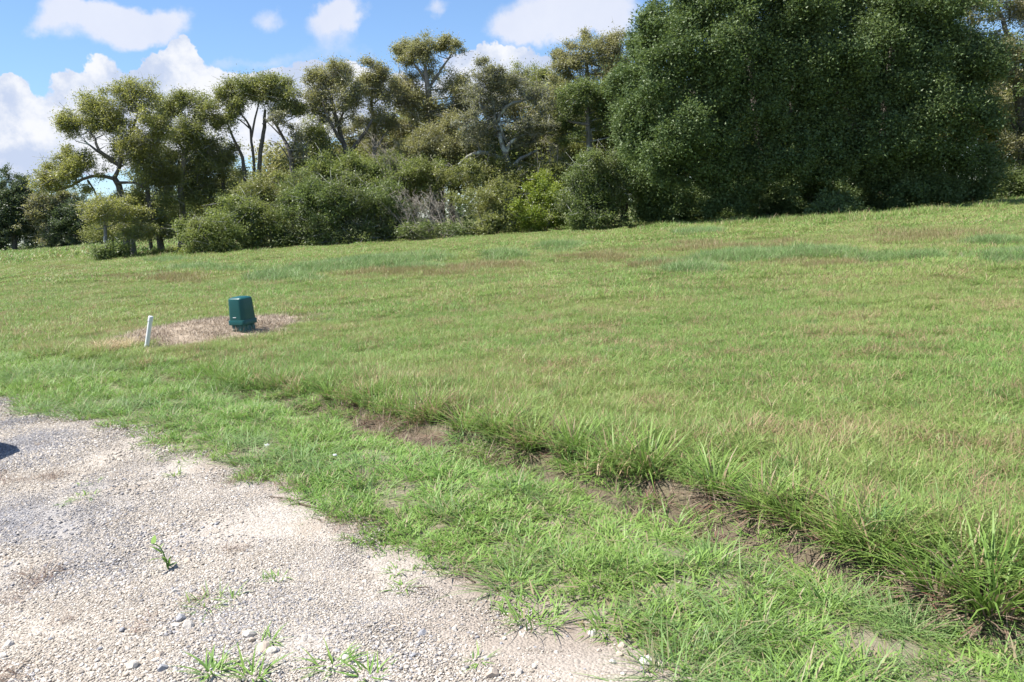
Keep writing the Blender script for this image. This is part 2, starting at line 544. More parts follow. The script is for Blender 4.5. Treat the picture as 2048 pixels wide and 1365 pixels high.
def white_stone_mat():
    mt, t, out = new_mat('limestone')
    geo = t.nodes.new('ShaderNodeNewGeometry'); P = geo.outputs['Position']
    oi = t.nodes.new('ShaderNodeObjectInfo')
    c = mix_c(t, noise(t, P, 30, 5, 0.65), (0.50, 0.44, 0.37), (0.74, 0.70, 0.64))
    c = mix_c(t, math_n(t, 'GREATER_THAN', oi.outputs['Random'], 0.55), c, mix_c(t, noise(t, P, 45, 4), (0.36, 0.29, 0.23), (0.56, 0.48, 0.40)))
    c = mix_c(t, math_n(t, 'GREATER_THAN', oi.outputs['Random'], 0.78), c, mix_c(t, noise(t, P, 45, 4), (0.20, 0.205, 0.225), (0.42, 0.42, 0.44)))
    c = scale_c(t, c, 0.85)
    p = nn(t, 'ShaderNodeBsdfPrincipled', i_Roughness=0.85)
    t.links.new(c, p.inputs['Base Color'])
    b = nn(t, 'ShaderNodeBump', i_Strength=0.5, i_Distance=0.004)
    t.links.new(noise(t, P, 160, 4), b.inputs['Height']); t.links.new(b.outputs[0], p.inputs['Normal'])
    t.links.new(p.outputs[0], out.inputs[0])
    return mt


def graded(lo, hi, fine, a, b, g=1.13):
    """coordinates: fine steps on a..b, growing outside"""
    mid = np.arange(a, b + fine / 2, fine)
    up, s, v = [], fine, b
    while v < hi:
        s *= g; v += s; up.append(v)
    dn, s, v = [], fine, a
    while v > lo:
        s *= g; v -= s; dn.append(v)
    return np.concatenate([dn[::-1], mid, up])


def grid_mesh(name, xs, ys, zf, mat, attrs, keep=None):
    X, Y = np.meshgrid(xs, ys)
    Z = zf(X, Y)
    nx, ny = len(xs), len(ys)
    i = np.arange(ny - 1)[:, None] * nx + np.arange(nx - 1)[None]
    Q = np.stack([i, i + 1, i + nx + 1, i + nx], -1).reshape(-1, 4)
    if keep is not None:
        Q = Q[keep(X, Y)[:-1, :-1].ravel()]
    return np_mesh(name, np.stack([X, Y, Z], -1).reshape(-1, 3), Q, mat, {k: f(X, Y).ravel() for k, f in attrs.items()}, True)


gxs = graded(-900, 900, 0.075, -7.5, 3.0)
gys = graded(-300, 1500, 0.075, 1.2, 15.5)
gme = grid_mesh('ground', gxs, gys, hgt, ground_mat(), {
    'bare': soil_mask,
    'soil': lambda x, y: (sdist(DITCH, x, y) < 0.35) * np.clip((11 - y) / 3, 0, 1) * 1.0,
    'ditch_dark': lambda x, y: np.clip(1.1 - np.abs(sdist(DITCH, x, y) - 0.02) / 0.32, 0, 1),  # darker soil colour in a band along the ditch line
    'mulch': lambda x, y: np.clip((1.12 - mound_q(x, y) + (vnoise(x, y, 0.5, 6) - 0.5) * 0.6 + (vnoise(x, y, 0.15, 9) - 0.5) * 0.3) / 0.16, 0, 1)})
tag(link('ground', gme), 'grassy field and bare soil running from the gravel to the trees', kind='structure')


def road_z(x, y):
    dg = sdist(GRAVEL_EDGE, x, y)
    e = np.clip((-dg + (vnoise(x, y, 0.4, 11) - 0.5) * 0.34 + (vnoise(x, y, 0.12, 12) - 0.5) * 0.12) / 0.22, -1, 1)
    return hgt(x, y) + 0.018 * e + 0.006 * (vnoise(x, y, 0.3, 13) - 0.5) + 0.012 * (vnoise(x, y, 1.1, 14) - 0.5) * np.clip(e, 0, 1)


rme = grid_mesh('gravel_road', graded(-40, 1.3, 0.06, -6, 1.2), graded(-14, 16, 0.06, 1.5, 9.2), road_z, gravel_mat(), {'dirt': lambda x, y: np.clip(1.15 + sdist(GRAVEL_EDGE, x, y) / (0.16 + 0.30 * np.clip((4.6 - y) / 1.6, 0, 1)) + (vnoise(x, y, 0.35, 61) - 0.5) * 0.9, 0, 1)}, lambda x, y: sdist(GRAVEL_EDGE, x, y) < 0.25)
ROAD = tag(link('gravel_road', rme), 'pale gravel road of tan and grey crushed stone', kind='structure')


# ------------------------------------------------------------------ scatter by geometry nodes (only for what nobody could count)
def scatter(name, protos, P, rot, scl, idx, label, parent=None):
    """instances the prototype meshes at points P; one stuff object"""
    me = bpy.data.meshes.new(name)
    P = np.asarray(P, np.float32)
    me.vertices.add(len(P)); me.vertices.foreach_set('co', P.ravel())
    a = me.attributes.new('turn', 'FLOAT_VECTOR', 'POINT'); a.data.foreach_set('vector', np.asarray(rot, np.float32).ravel())
    a = me.attributes.new('size', 'FLOAT', 'POINT'); a.data.foreach_set('value', np.asarray(scl, np.float32))
    a = me.attributes.new('pick', 'INT', 'POINT'); a.data.foreach_set('value', np.asarray(idx, np.int32))
    me.update()
    o = link(name, me, parent)
    g = bpy.data.node_groups.new(name + '_scatter', 'GeometryNodeTree')
    g.interface.new_socket('Geometry', in_out='INPUT', socket_type='NodeSocketGeometry')
    g.interface.new_socket('Geometry', in_out='OUTPUT', socket_type='NodeSocketGeometry')
    gi, go = g.nodes.new('NodeGroupInput'), g.nodes.new('NodeGroupOutput')
    iop = g.nodes.new('GeometryNodeInstanceOnPoints')
    jn = g.nodes.new('GeometryNodeJoinGeometry')
    for pm in reversed(protos):
        po = bpy.data.objects.new(pm.name, pm)
        oi = g.nodes.new('GeometryNodeObjectInfo'); oi.inputs['Object'].default_value = po
        gti = g.nodes.new('GeometryNodeGeometryToInstance')
        g.links.new(oi.outputs['Geometry'], gti.inputs[0]); g.links.new(gti.outputs[0], jn.inputs[0])
    g.links.new(gi.outputs[0], iop.inputs['Points']); g.links.new(jn.outputs[0], iop.inputs['Instance'])
    iop.inputs['Pick Instance'].default_value = True
    for an, dt, sk in (('turn', 'FLOAT_VECTOR', 'Rotation'), ('size', 'FLOAT', 'Scale'), ('pick', 'INT', 'Instance Index')):
        na = g.nodes.new('GeometryNodeInputNamedAttribute'); na.data_type = dt
        na.inputs['Name'].default_value = an
        src = na.outputs['Attribute']
        if an == 'turn':
            er = g.nodes.new('FunctionNodeEulerToRotation'); g.links.new(src, er.inputs[0]); src = er.outputs[0]
        g.links.new(src, iop.inputs[sk])
    g.links.new(iop.outputs[0], go.inputs[0])
    md = o.modifiers.new('scatter', 'NODES'); md.node_group = g
    return tag(o, label, kind='stuff')


def turns(n, tilt=0.0):
    r = np.zeros((n, 3)); r[:, 2] = RNG.uniform(0, 6.283, n)
    if tilt: r[:, :2] = RNG.normal(0, tilt, (n, 2))
    return r


def in_view(x, y, margin=1.2):
    """roughly inside the picture's wedge, with room to step aside"""
    return (np.abs(x - 0.02 * y) < 0.66 * y + margin) & (y > 1.4)


# ------------------------------------------------------------------ trees
def leaf_tris(C, per, sig, L, W, rng, upb=0.6):
    n = len(C) * per
    p = np.repeat(C, per, 0) + rng.normal(0, 1, (n, 3)) * sig
    nr = rng.normal(0, 1, (n, 3)); nr[:, 2] += upb + 0.35
    nr /= np.linalg.norm(nr, axis=1)[:, None]
    d = np.cross(nr, rng.normal(0, 1, (n, 3))); d /= np.linalg.norm(d, axis=1)[:, None] + 1e-9
    s = np.cross(nr, d)
    l = (L * rng.uniform(0.65, 1.35, n))[:, None]; w = (W * rng.uniform(0.7, 1.3, n))[:, None]
    V = np.stack([p - s * w * 0.5, p + s * w * 0.5, p + d * l], 1).reshape(-1, 3)
    T = np.arange(n * 3).reshape(-1, 3)
    r = np.clip(np.repeat(rng.uniform(0, 1, len(C)), per) * 0.70 + rng.uniform(0, 0.30, n), 0, 1)
    return V, T, np.repeat(r, 3)


N_TRI = 0


def vegetation(name, label, cat, group, D, blobs, leaf, bark='bark', trunks=(), lai=3.2, L=0.122, W=0.082, per=12, sig=0.20, twig=0.4, limbs=True, seed=0,
               depth=0.8, base=None, dome=None, back=False, shell=0.45, squash=0.75, spread=0.5, stems=0, fill=2, clump=1.0, gap=0.36, sprigs=2, zs=1.55, xs=1.06):
    """a tree or shrub measured from the photograph at distance D: blobs (cx, cy, rx, ry[, depth offset]) in pixels become ellipsoids of leaf sprays in metres,
    trunks are polylines of (px, py, radius px)"""
    global N_TRI
    rng = np.random.default_rng(seed * 101 + 13)
    lacy = False
    if leaf in ('olive', 'tan_olive', 'yellow_olive') and trunks:
        lai *= 0.72; clump *= 1.12; gap += 0.03; sprigs += 2.2; lacy = True
    if not trunks and leaf != 'dark_oak':
        lai *= 0.85; gap += 0.03; lacy = True; sprigs += 1
    ppm = FPX / D
    bl = []
    for b in blobs:
        off = b[4] if len(b) > 4 else rng.uniform(-1, 1) * spread * 1.6
        if dome:
            xc, yc, hw, hh, bulge = dome
            k = max(0.0, 1 - ((b[0] - xc) / hw) ** 2 - ((b[1] - yc) / hh) ** 2)
            off = -bulge * math.sqrt(k) + rng.uniform(-1.3, 1.3) + (b[4] if len(b) > 4 else 0)
        c = at(b[0], b[1], D + off)
        a = np.array([b[2] * xs / ppm, depth * 0.5 * (b[2] + b[3]) / ppm * 1.15, b[3] * zs / ppm])
        bl.append((c, a, 1.0))
        if back and rng.random() < 0.85:
            k = max(0.05, -off)
            bl.append((at(b[0], b[1], D) + np.array([0, 0.8 * k + 1.0, -0.2]), a * np.array([1.15, 1, 1.1]), 0.95))
    # fill between neighbouring boughs
    if fill and len(bl) > 2:
        cs = np.array([b[0] for b in bl]); n0 = len(bl)
        for i in range(n0):
            dd_ = np.linalg.norm(cs[:n0] - cs[i], axis=1)
            for j in np.argsort(dd_)[1:1 + fill]:
                if j > i and dd_[j] < 5.0:
                    bl.append(((cs[i] + cs[j]) / 2 + rng.normal(0, 0.15, 3), (bl[i][1] + bl[j][1]) * 0.42, 0.7))
    # trunk
    root = np.array(base if base is not None else (0, 0, 0), float)
    lines = []
    for tr in trunks:
        P = np.array([at(q[0], q[1], D) for q in tr]); R = np.array([q[2] / ppm for q in tr])
        P[1:, 1] += rng.normal(0, 0.25, len(P) - 1)
        lines.append((P, R))
    if lines:
        P, R = lines[0]
        gz = float(hgt(P[0][0], P[0][1]))
        P[0][2] = gz - 0.05
        R[0] *= 1.25
        root = np.array([P[0][0], P[0][1], gz])
    else:
        c = np.mean([b[0] for b in bl], 0)
        root = np.array([c[0], D, float(hgt(c[0], D))])
        for k in range(stems):
            e = bl[k % len(bl)][0]
            st = root + np.array([rng.uniform(-.5, .5), rng.uniform(-.3, .3), -0.05])
            lines.append((np.array([st, (st + e) / 2 + rng.normal(0, .12, 3), e]), np.array([0.035, 0.028, 0.012])))
    E = bpy.data.objects.new(name, None); COL.objects.link(E); E.location = root
    E.empty_display_size = 0.3
    tag(E, label, cat, group)
    samples = []
    for k, (P, R) in enumerate(lines):
        b = Bag()
        sp, sr = smooth_line(P - root, R, 0.5)
        j = rng.normal(0, 0.02, sp.shape); j[0] = 0
        tube(b, sp + j, sr, 8 if sr.max() > 0.1 else 5)
        link('trunk' if (k == 0 and trunks) else ('stem' if not trunks else 'limb'), b.mesh('trunk', M[bark], True), E)
        for i in range(len(sp)):
            samples.append(np.append(sp[i] + root, sr[i]))
    samples = np.array(samples) if samples else np.array([np.append(root, 0.05)])
    tw = Bag()
    CC, RS = [], []
    for (c, a, wgt) in bl:
        area = 1.45 * math.pi * a[0] * a[2]
        rs = float(np.clip(0.20 * (a[0] + a[2]) * 0.5 + 0.24, 0.28, 0.75)) * clump
        ncl = max(5, int(2.3 * area * wgt / (math.pi * rs * rs)))
        u = rng.normal(0, 1, (ncl, 3)); u /= np.linalg.norm(u, axis=1)[:, None]
        u[:, 2] = np.where((u[:, 2] < -0.5) & (rng.random(ncl) < 0.5), -u[:, 2] * rng.uniform(0, 1, ncl), u[:, 2])
        rr = shell + (1 - shell) * rng.uniform(0, 1, ncl) ** 0.6
        rr *= 0.72 + 0.50 * vnoise(u[:, 0] * 1.3 + c[0], u[:, 1] * 1.3 + u[:, 2] * 1.7 + c[2], 0.55, seed)
        rr = np.where(rng.random(ncl) < (0.25 if lacy else 0.14), rr * rng.uniform(1.1, 1.45, ncl), rr)
        C = c + u * a * rr[:, None]
        gate = 0.5 * vnoise(C[:, 0] + 0.5 * C[:, 2], C[:, 2] * 1.1 + 0.6 * C[:, 1], 1.1, seed + 3) + 0.5 * vnoise(C[:, 0] * .8 + C[:, 1], C[:, 2] - .4 * C[:, 0], 0.7, seed + 5)
        C = C[(C[:, 2] > 0.12) & (gate > gap)]
        if not len(C): continue
        CC.append(C); RS.append(np.full(len(C), rs))
        # limb from the trunk to the blob, twigs from its middle to the sprays
        hub = c + np.array([0, 0, -0.35 * a[2]])
        if limbs:
            dz = samples[:, 2] - hub[2]
            dist = np.linalg.norm(samples[:, :3] - hub, axis=1) + np.where(dz > -0.1, 2.0 + 3 * np.abs(dz), 0)
            s = samples[int(np.argmin(dist))]
            st = s[:3]; le = np.linalg.norm(hub - st)
            if le > 0.15:
                mid = (st + hub) / 2 + rng.normal(0, 0.10, 3) * le + np.array([0, 0, -0.06 * le])
                q = mid * 0.5 + hub * 0.5 + rng.normal(0, 0.06, 3) * le
                ra = max(0.022, min(s[3] * 0.75, 0.026 + 0.016 * le))
                sp, sr = smooth_line(np.array([st, mid, q, hub]) - root, np.array([ra, ra * .75, ra * .55, 0.014]), 0.45)
                tube(tw, sp, sr, 4)
        nt = int(len(C) * twig)
        for k in range(nt):
            e = C[rng.integers(len(C))]
            st = hub + (e - hub) * rng.uniform(0, 0.35) + rng.normal(0, 0.1, 3) * a
            mid = (st + e) / 2 + rng.normal(0, 0.10, 3) * np.linalg.norm(e - st)
            tube(tw, np.array([st, mid, e]) - root, np.array([0.017, 0.012, 0.006]) * rng.uniform(0.7, 1.5), 3)
        for e in C:
            for k in range(int(sprigs + rng.random())):
                q = e + rng.normal(0, 1, 3) * np.array([1, 1, .8]) * rs * (1.05 if lacy else 0.75)
                tube(tw, np.array([e - (e - hub) * 0.12, q]) - root, np.array([0.016, 0.006]) * rng.uniform(0.6, 1.5) * D / 62, 3)
    if tw.n:
        tag(link('twigs', tw.mesh('twigs', M['bark' if leaf == 'dark_oak' else ('lichen_bark' if bark != 'dead_wood' else bark)], True), E), kind='stuff')
    C, rsv = np.concatenate(CC), np.concatenate(RS)
    tot = sum(1.45 * math.pi * q[1][0] * q[1][2] * q[2] for q in bl) * lai / (0.5 * L * W)
    per = max(6, int(tot / len(C)))
    V, T, r = leaf_tris(C - root, per, (np.repeat(rsv, per) * np.where(rng.random(len(C) * per) < 0.3, 1.5, 0.85))[:, None] * np.array([0.50, 0.50, 0.40]), L, W, rng)
    N_TRI += len(T)
    link('crown' if trunks else 'foliage', np_mesh('crown', V, T, M[leaf], {'rnd': r}), E)
    return E


G_FAR = 'oaks far away across the field'
G_WOOD = 'trees along the edge of the wood'
G_SHRUB = 'shrubs at the foot of the wood'
V_ = vegetation
# far row across the field
far = dict(L=0.30, W=0.22, per=9, sig=0.38, twig=0.0, lai=2.6)
V_('far_oak', 'distant round-topped brown and green oak at the edge of the picture', 'tree', G_FAR, 168, [(28, 385, 42, 26), (10, 425, 42, 30), (55, 425, 38, 35), (30, 465, 60, 28), (-20, 450, 40, 40)], 'far_dark', trunks=[[(30, 506, 4), (30, 440, 3), (28, 400, 2)]], seed=1, **far)
V_('far_oak', 'distant pale olive tree touching the low limb of the spreading oak', 'tree', G_FAR, 166, [(105, 400, 38, 20), (85, 420, 28, 18), (130, 412, 26, 18), (100, 455, 45, 30)], 'tan_olive', trunks=[[(100, 504, 3), (102, 440, 2.5), (104, 405, 2)]], seed=2, **far)
V_('far_oak', 'distant dark green tree behind the small yellowish tree', 'tree', G_FAR, 165, [(130, 430, 38, 26), (165, 435, 38, 28), (145, 465, 55, 28), (200, 460, 40, 26)], 'far_dark', trunks=[[(150, 502, 3), (150, 450, 2.5), (150, 430, 2)]], seed=3, **far)
for k, (x, y) in enumerate([(-80, 410), (-190, 415)]):
    V_('far_oak', 'distant oak standing outside the picture beyond the field', 'tree', G_FAR, 170 + 4 * k, [(x, y, 60, 35), (x - 20, y + 40, 60, 40), (x + 25, y + 55, 60, 35)], 'far_dark', trunks=[[(x, 512, 4), (x, 440, 3), (x, y, 2)]], seed=40 + k, **far)

# left group
V_('spreading_oak', 'wide spreading oak whose long low limb reaches out over the open field', 'tree', G_WOOD, 63,
   [(190, 232, 30, 14), (240, 210, 30, 14), (282, 235, 30, 14), (300, 285, 26, 12), (230, 255, 34, 14), (262, 300, 30, 14), (200, 248, 30, 14), (300, 315, 30, 18), (320, 275, 24, 18), (275, 345, 26, 14), (228, 180, 28, 12), (270, 180, 34, 14), (192, 206, 33, 18), (162, 226, 28, 18), (130, 248, 15, 16), (135, 262, 12, 10), (212, 232, 38, 22), (258, 218, 34, 18), (292, 198, 30, 16), (165, 262, 26, 11),
    (213, 284, 26, 12), (250, 275, 34, 18), (300, 250, 30, 24), (144, 300, 18, 9), (128, 324, 22, 11), (158, 330, 26, 12), (118, 358, 28, 10), (92, 374, 24, 10), (150, 352, 20, 8), (190, 342, 24, 8), (108, 340, 22, 12), (140, 345, 28, 14), (100, 366, 30, 12), (165, 318, 24, 10), (250, 400, 18, 12), (245, 314, 28, 9), (282, 300, 28, 16), (180, 385, 14, 8)],
   'yellow_olive', trunks=[[(258, 513, 8), (252, 450, 7), (240, 400, 6.5), (233, 372, 6), (228, 356, 5)], [(228, 358, 4), (200, 352, 3.2), (170, 360, 2.8), (140, 372, 2.2), (108, 382, 1.4)],
                           [(229, 356, 4.2), (238, 334, 3.8), (222, 320, 3.5), (195, 302, 2.6), (178, 290, 1.6)], [(234, 328, 3.2), (205, 302, 2.8), (192, 278, 2.2), (178, 262, 1.4)], [(232, 366, 3.2), (262, 366, 2.4), (286, 376, 1.6)],
                           [(238, 334, 4), (248, 300, 3.4), (262, 262, 2.6), (275, 225, 1.6)], [(175, 360, 2), (188, 380, 1.6), (192, 398, 1.2)]], lai=2.3, twig=0.6, seed=4)
V_('leaning_oak', 'dark shaded oak with a slanting grey trunk beside the spreading oak', 'tree', G_WOOD, 64.5,
   [(300, 345, 34, 24), (270, 395, 32, 28), (330, 390, 36, 34), (292, 440, 34, 30), (335, 445, 32, 28), (250, 440, 26, 24), (345, 350, 22, 22)],
   'olive', trunks=[[(322, 508, 6), (314, 465, 5.5), (304, 420, 5), (298, 388, 4.4), (294, 350, 3)]], lai=3.0, seed=5)
V_('small_tree', 'small yellowish tree with a thin pale trunk in front of the spreading oak', 'tree', G_WOOD, 60,
   [(215, 405, 34, 10), (180, 420, 28, 9), (250, 403, 30, 8), (270, 424, 26, 9), (184, 440, 24, 7), (216, 428, 28, 8), (246, 438, 20, 7)],
   'yellow_olive', 'pale_bark', trunks=[[(223, 514, 4), (217, 482, 3.6), (211, 456, 3), (208, 425, 2.2)]], lai=2.4, seed=6)
V_('short_tree', 'short dark tree on a stout grey trunk above the low weeds', 'tree', G_WOOD, 61,
   [(264, 455, 36, 13), (285, 466, 26, 11)], 'olive', 'pale_bark', trunks=[[(267, 518, 5.5), (266, 492, 5), (264, 465, 4)]], lai=3.0, seed=7)
V_('pale_trunk_oak', 'tall oak with a long pale trunk and open crown next to the spreading oak', 'tree', G_WOOD, 66,
   [(350, 225, 30, 12), (395, 255, 28, 12), (420, 285, 28, 14), (365, 270, 30, 14), (330, 310, 26, 14), (410, 310, 26, 16), (318, 206, 18, 11), (348, 200, 22, 11), (384, 204, 24, 15), (332, 240, 34, 18), (376, 242, 38, 22), (412, 226, 30, 22), (346, 285, 34, 18), (398, 286, 34, 18), (428, 260, 26, 20), (362, 318, 28, 12), (345, 345, 24, 18), (392, 345, 28, 16)],
   'olive', 'pale_bark', trunks=[[(362, 508, 6.5), (363, 430, 6), (366, 370, 5.4), (371, 325, 5), (374, 300, 4)], [(374, 300, 3.6), (392, 265, 2.8), (404, 235, 1.6)], [(373, 305, 3), (352, 275, 2.4), (338, 240, 1.4)]], lai=2.3, twig=0.6, seed=8)
V_('young_oak', 'low olive oak filling the gap below the tall pale-trunked oak', 'tree', G_WOOD, 67,
   [(440, 300, 34, 15), (428, 335, 42, 20), (472, 335, 28, 16), (402, 370, 36, 22), (442, 375, 42, 22), (400, 405, 40, 24), (460, 395, 40, 22)], 'olive', trunks=[[(452, 505, 4.5), (448, 420, 4), (444, 350, 3.4), (441, 310, 2.4)]], lai=2.6, seed=9)
V_('umbrella_oak', 'oak with a dense dark umbrella crown on several bare slim trunks', 'tree', G_WOOD, 66,
   [(520, 160, 36, 13), (492, 174, 34, 16), (555, 178, 34, 17), (455, 190, 30, 17), (525, 195, 52, 17), (580, 204, 24, 16), (440, 218, 24, 16), (480, 214, 30, 10), (560, 222, 34, 9), (430, 244, 20, 12), (597, 226, 14, 9), (456, 250, 22, 11), (520, 178, 40, 14)],
   'olive', 'bark', trunks=[[(524, 505, 4.4), (520, 380, 4.2), (522, 310, 4), (526, 255, 3.6), (530, 220, 2.4)], [(505, 430, 3.2), (507, 330, 2.8), (503, 285, 2.5), (499, 255, 2.1), (486, 230, 1.7), (468, 205, 1.1)],
                            [(503, 275, 2.4), (514, 240, 2), (516, 205, 1.2)], [(492, 440, 3.8), (488, 345, 3.5), (478, 305, 3), (468, 275, 2.3), (452, 240, 1.5)], [(526, 250, 3), (548, 228, 2), (565, 205, 1.2)], [(500, 258, 2), (485, 245, 1.4), (470, 235, 1)]], lai=3.4, seed=10)
V_('forked_snag', 'slender nearly bare forked tree against the sky after the umbrella crown', 'tree', G_WOOD, 63.5,
   [(590, 262, 13, 12), (602, 285, 12, 14), (562, 226, 13, 5), (568, 250, 8, 5), (545, 236, 9, 5), (606, 310, 14, 14)], 'grey_leaf', 'bark',
   trunks=[[(588, 500, 5.5), (585, 400, 5), (583, 330, 4.6), (580, 302, 4), (564, 276, 3), (555, 255, 2.4), (542, 236, 1.4)], [(582, 306, 2.6), (588, 285, 2), (592, 258, 1.2)], [(560, 270, 1.8), (541, 252, 1.2), (537, 246, .9)], [(578, 320, 1.6), (560, 290, 1.1), (535, 280, .7)]], lai=1.1, twig=0.9, sprigs=4, seed=11)
V_('leafy_oak', 'oak with a narrow feathery top and crooked dark trunk between sky gaps', 'tree', G_WOOD, 66,
   [(720, 190, 24, 16), (690, 240, 26, 12), (665, 136, 26, 11), (642, 154, 26, 13), (688, 150, 22, 15), (655, 184, 36, 16), (692, 188, 28, 20), (618, 160, 11, 7), (626, 204, 20, 12), (652, 212, 36, 14), (640, 236, 18, 9), (702, 218, 22, 16), (676, 165, 30, 14)],
   'tan_olive', 'bark', trunks=[[(702, 490, 6), (698, 370, 5.6), (692, 305, 5.2), (680, 275, 4.6), (675, 248, 4), (668, 218, 3), (662, 190, 2.5)], [(696, 308, 4.6), (714, 285, 4), (735, 262, 3.2), (746, 240, 2)], [(684, 285, 3.6), (662, 244, 2.8), (646, 205, 1.6)], [(676, 255, 2.6), (686, 225, 2.2), (694, 190, 1.3)]], lai=2.2, twig=0.6, seed=12)
V_('bushy_oak', 'low bushy oak under the feathery-topped oak and the sky gap', 'tree', G_WOOD, 65,
   [(632, 268, 22, 20), (604, 292, 22, 18), (652, 296, 26, 20), (618, 320, 38, 20), (665, 330, 30, 18)], 'olive', 'bark', trunks=[[(650, 505, 4), (651, 400, 3.6), (650, 330, 3), (646, 280, 2)]], lai=2.8, seed=13)
V_('round_oak', 'round tan-green oak filling the dip below the tallest flat-topped tree', 'tree', G_WOOD, 68,
   [(744, 142, 20, 11), (730, 166, 28, 15), (762, 172, 26, 17), (742, 200, 34, 18), (776, 205, 30, 18), (735, 235, 30, 14), (772, 243, 34, 17), (750, 270, 30, 14)],
   'tan_olive', 'pale_bark', trunks=[[(748, 490, 5), (750, 380, 4.6), (748, 290, 4.2), (745, 230, 3.4), (742, 170, 2)], [(748, 300, 2.8), (776, 262, 2), (790, 230, 1.2)]], lai=2.6, twig=0.6, seed=14)
V_('flat_topped_oak', 'tallest oak of the middle with a flat feathery top above a dense lower crown', 'tree', G_WOOD, 69,
   [(846, 86, 33, 9), (816, 100, 26, 11), (856, 106, 38, 13), (897, 84, 18, 8), (912, 98, 12, 10), (796, 112, 13, 9), (882, 106, 14, 7), (836, 124, 32, 7),
    (820, 166, 42, 15), (880, 156, 42, 19), (922, 168, 22, 15), (800, 195, 38, 18), (850, 204, 48, 20), (905, 200, 42, 22), (870, 244, 52, 20), (810, 240, 44, 20), (932, 216, 22, 20)],
   'tan_olive', 'pale_bark', trunks=[[(870, 490, 7), (866, 350, 8.4), (862, 250, 7.6), (858, 200, 6.6), (855, 165, 5), (850, 132, 3)], [(856, 168, 3.2), (836, 138, 2.4), (814, 108, 1.4)], [(857, 178, 3.2), (880, 142, 2.4), (904, 105, 1.4)], [(858, 200, 3), (822, 170, 2.4), (800, 150, 1.4)]], lai=2.7, twig=0.6, seed=15)
V_('olive_oak', 'olive oak with drooping lower crown beneath the flat-topped oak', 'tree', G_WOOD, 66,
   [(850, 290, 48, 22), (900, 282, 42, 22), (818, 308, 38, 20), (882, 325, 48, 18), (930, 308, 32, 20), (905, 250, 30, 20)], 'tan_olive', 'bark', trunks=[[(884, 495, 7), (883, 390, 6.4), (882, 320, 5.6), (880, 285, 3.6)]], lai=2.6, twig=0.6, seed=16)
V_('lichen_oak', 'half bare oak with silvery lichen-covered crooked limbs', 'tree', G_WOOD, 62.5,
   [(960, 126, 16, 9), (990, 142, 18, 10), (975, 165, 38, 15), (1012, 166, 32, 15), (960, 200, 38, 17), (1050, 186, 38, 16), (1000, 214, 42, 14), (1090, 200, 28, 16), (950, 282, 34, 14), (1000, 248, 42, 10), (1050, 248, 42, 10), (1100, 254, 34, 10), (1030, 290, 36, 9), (940, 240, 28, 14)],
   'grey_leaf', 'lichen_bark', trunks=[[(1028, 490, 8), (1024, 400, 7.5), (1022, 350, 7), (1014, 320, 6.2), (1006, 294, 5.2), (998, 262, 4)], [(1018, 326, 4.6), (990, 312, 4.2), (960, 306, 3.8), (936, 313, 3), (917, 330, 2)], [(1020, 338, 4.2), (1042, 318, 3.4), (1072, 302, 2.2)],
                                       [(1012, 312, 4.2), (1018, 290, 3.8), (1052, 270, 3.2), (1105, 268, 2)], [(1002, 280, 4), (992, 255, 3.6), (1012, 215, 3.2), (1062, 196, 1.8)], [(998, 262, 3.6), (976, 238, 3), (958, 205, 2)], [(990, 250, 3), (985, 200, 2.2), (968, 140, 1.2)], [(1020, 300, 3), (1000, 245, 2.4), (1035, 240, 1.5)]], lai=1.3, twig=1.0, sprigs=9, gap=0.40, seed=17)
V_('hill_oak', 'smooth olive treetop showing behind the lichen-covered oak', 'tree', G_WOOD, 74,
   [(1060, 150, 34, 12), (1092, 152, 28, 14), (1085, 185, 42, 22), (1040, 180, 36, 20), (1090, 225, 40, 22)], 'olive', trunks=[[(1075, 480, 6), (1075, 350, 5), (1074, 220, 4), (1072, 170, 2)]], lai=2.8, seed=18)
V_('greybeard_oak', 'tall grey-green oak with upright shoots beside the huge dark oak', 'tree', G_WOOD, 66,
   [(1196, 94, 40, 16), (1152, 104, 28, 14), (1232, 88, 28, 16), (1120, 138, 22, 14), (1162, 144, 42, 20), (1216, 140, 38, 20), (1112, 110, 4, 12), (1150, 72, 4, 9), (1168, 74, 4, 9), (1228, 62, 6, 10), (1250, 100, 24, 30)],
   'tan_olive', 'lichen_bark', trunks=[[(1182, 470, 7), (1180, 300, 6.2), (1177, 235, 5.4), (1174, 150, 4), (1172, 110, 2)], [(1176, 190, 3), (1140, 150, 2.2), (1118, 120, 1.2)]], lai=2.5, twig=0.6, seed=19)
V_('dusky_oak', 'dark green oak below the grey-green shoots with a pale forked trunk', 'tree', G_WOOD, 62,
   [(1150, 190, 32, 20), (1192, 186, 36, 20), (1228, 196, 26, 26), (1148, 230, 24, 18), (1204, 236, 34, 22), (1238, 250, 18, 30), (1120, 262, 20, 14), (1160, 275, 30, 14)],
   'dull', 'pale_bark', trunks=[[(1180, 470, 5.5), (1179, 320, 5), (1177, 260, 4.6), (1175, 215, 3.6)], [(1178, 250, 3), (1140, 244, 2.2), (1118, 224, 1.4)]], lai=2.3, twig=0.6, seed=20)

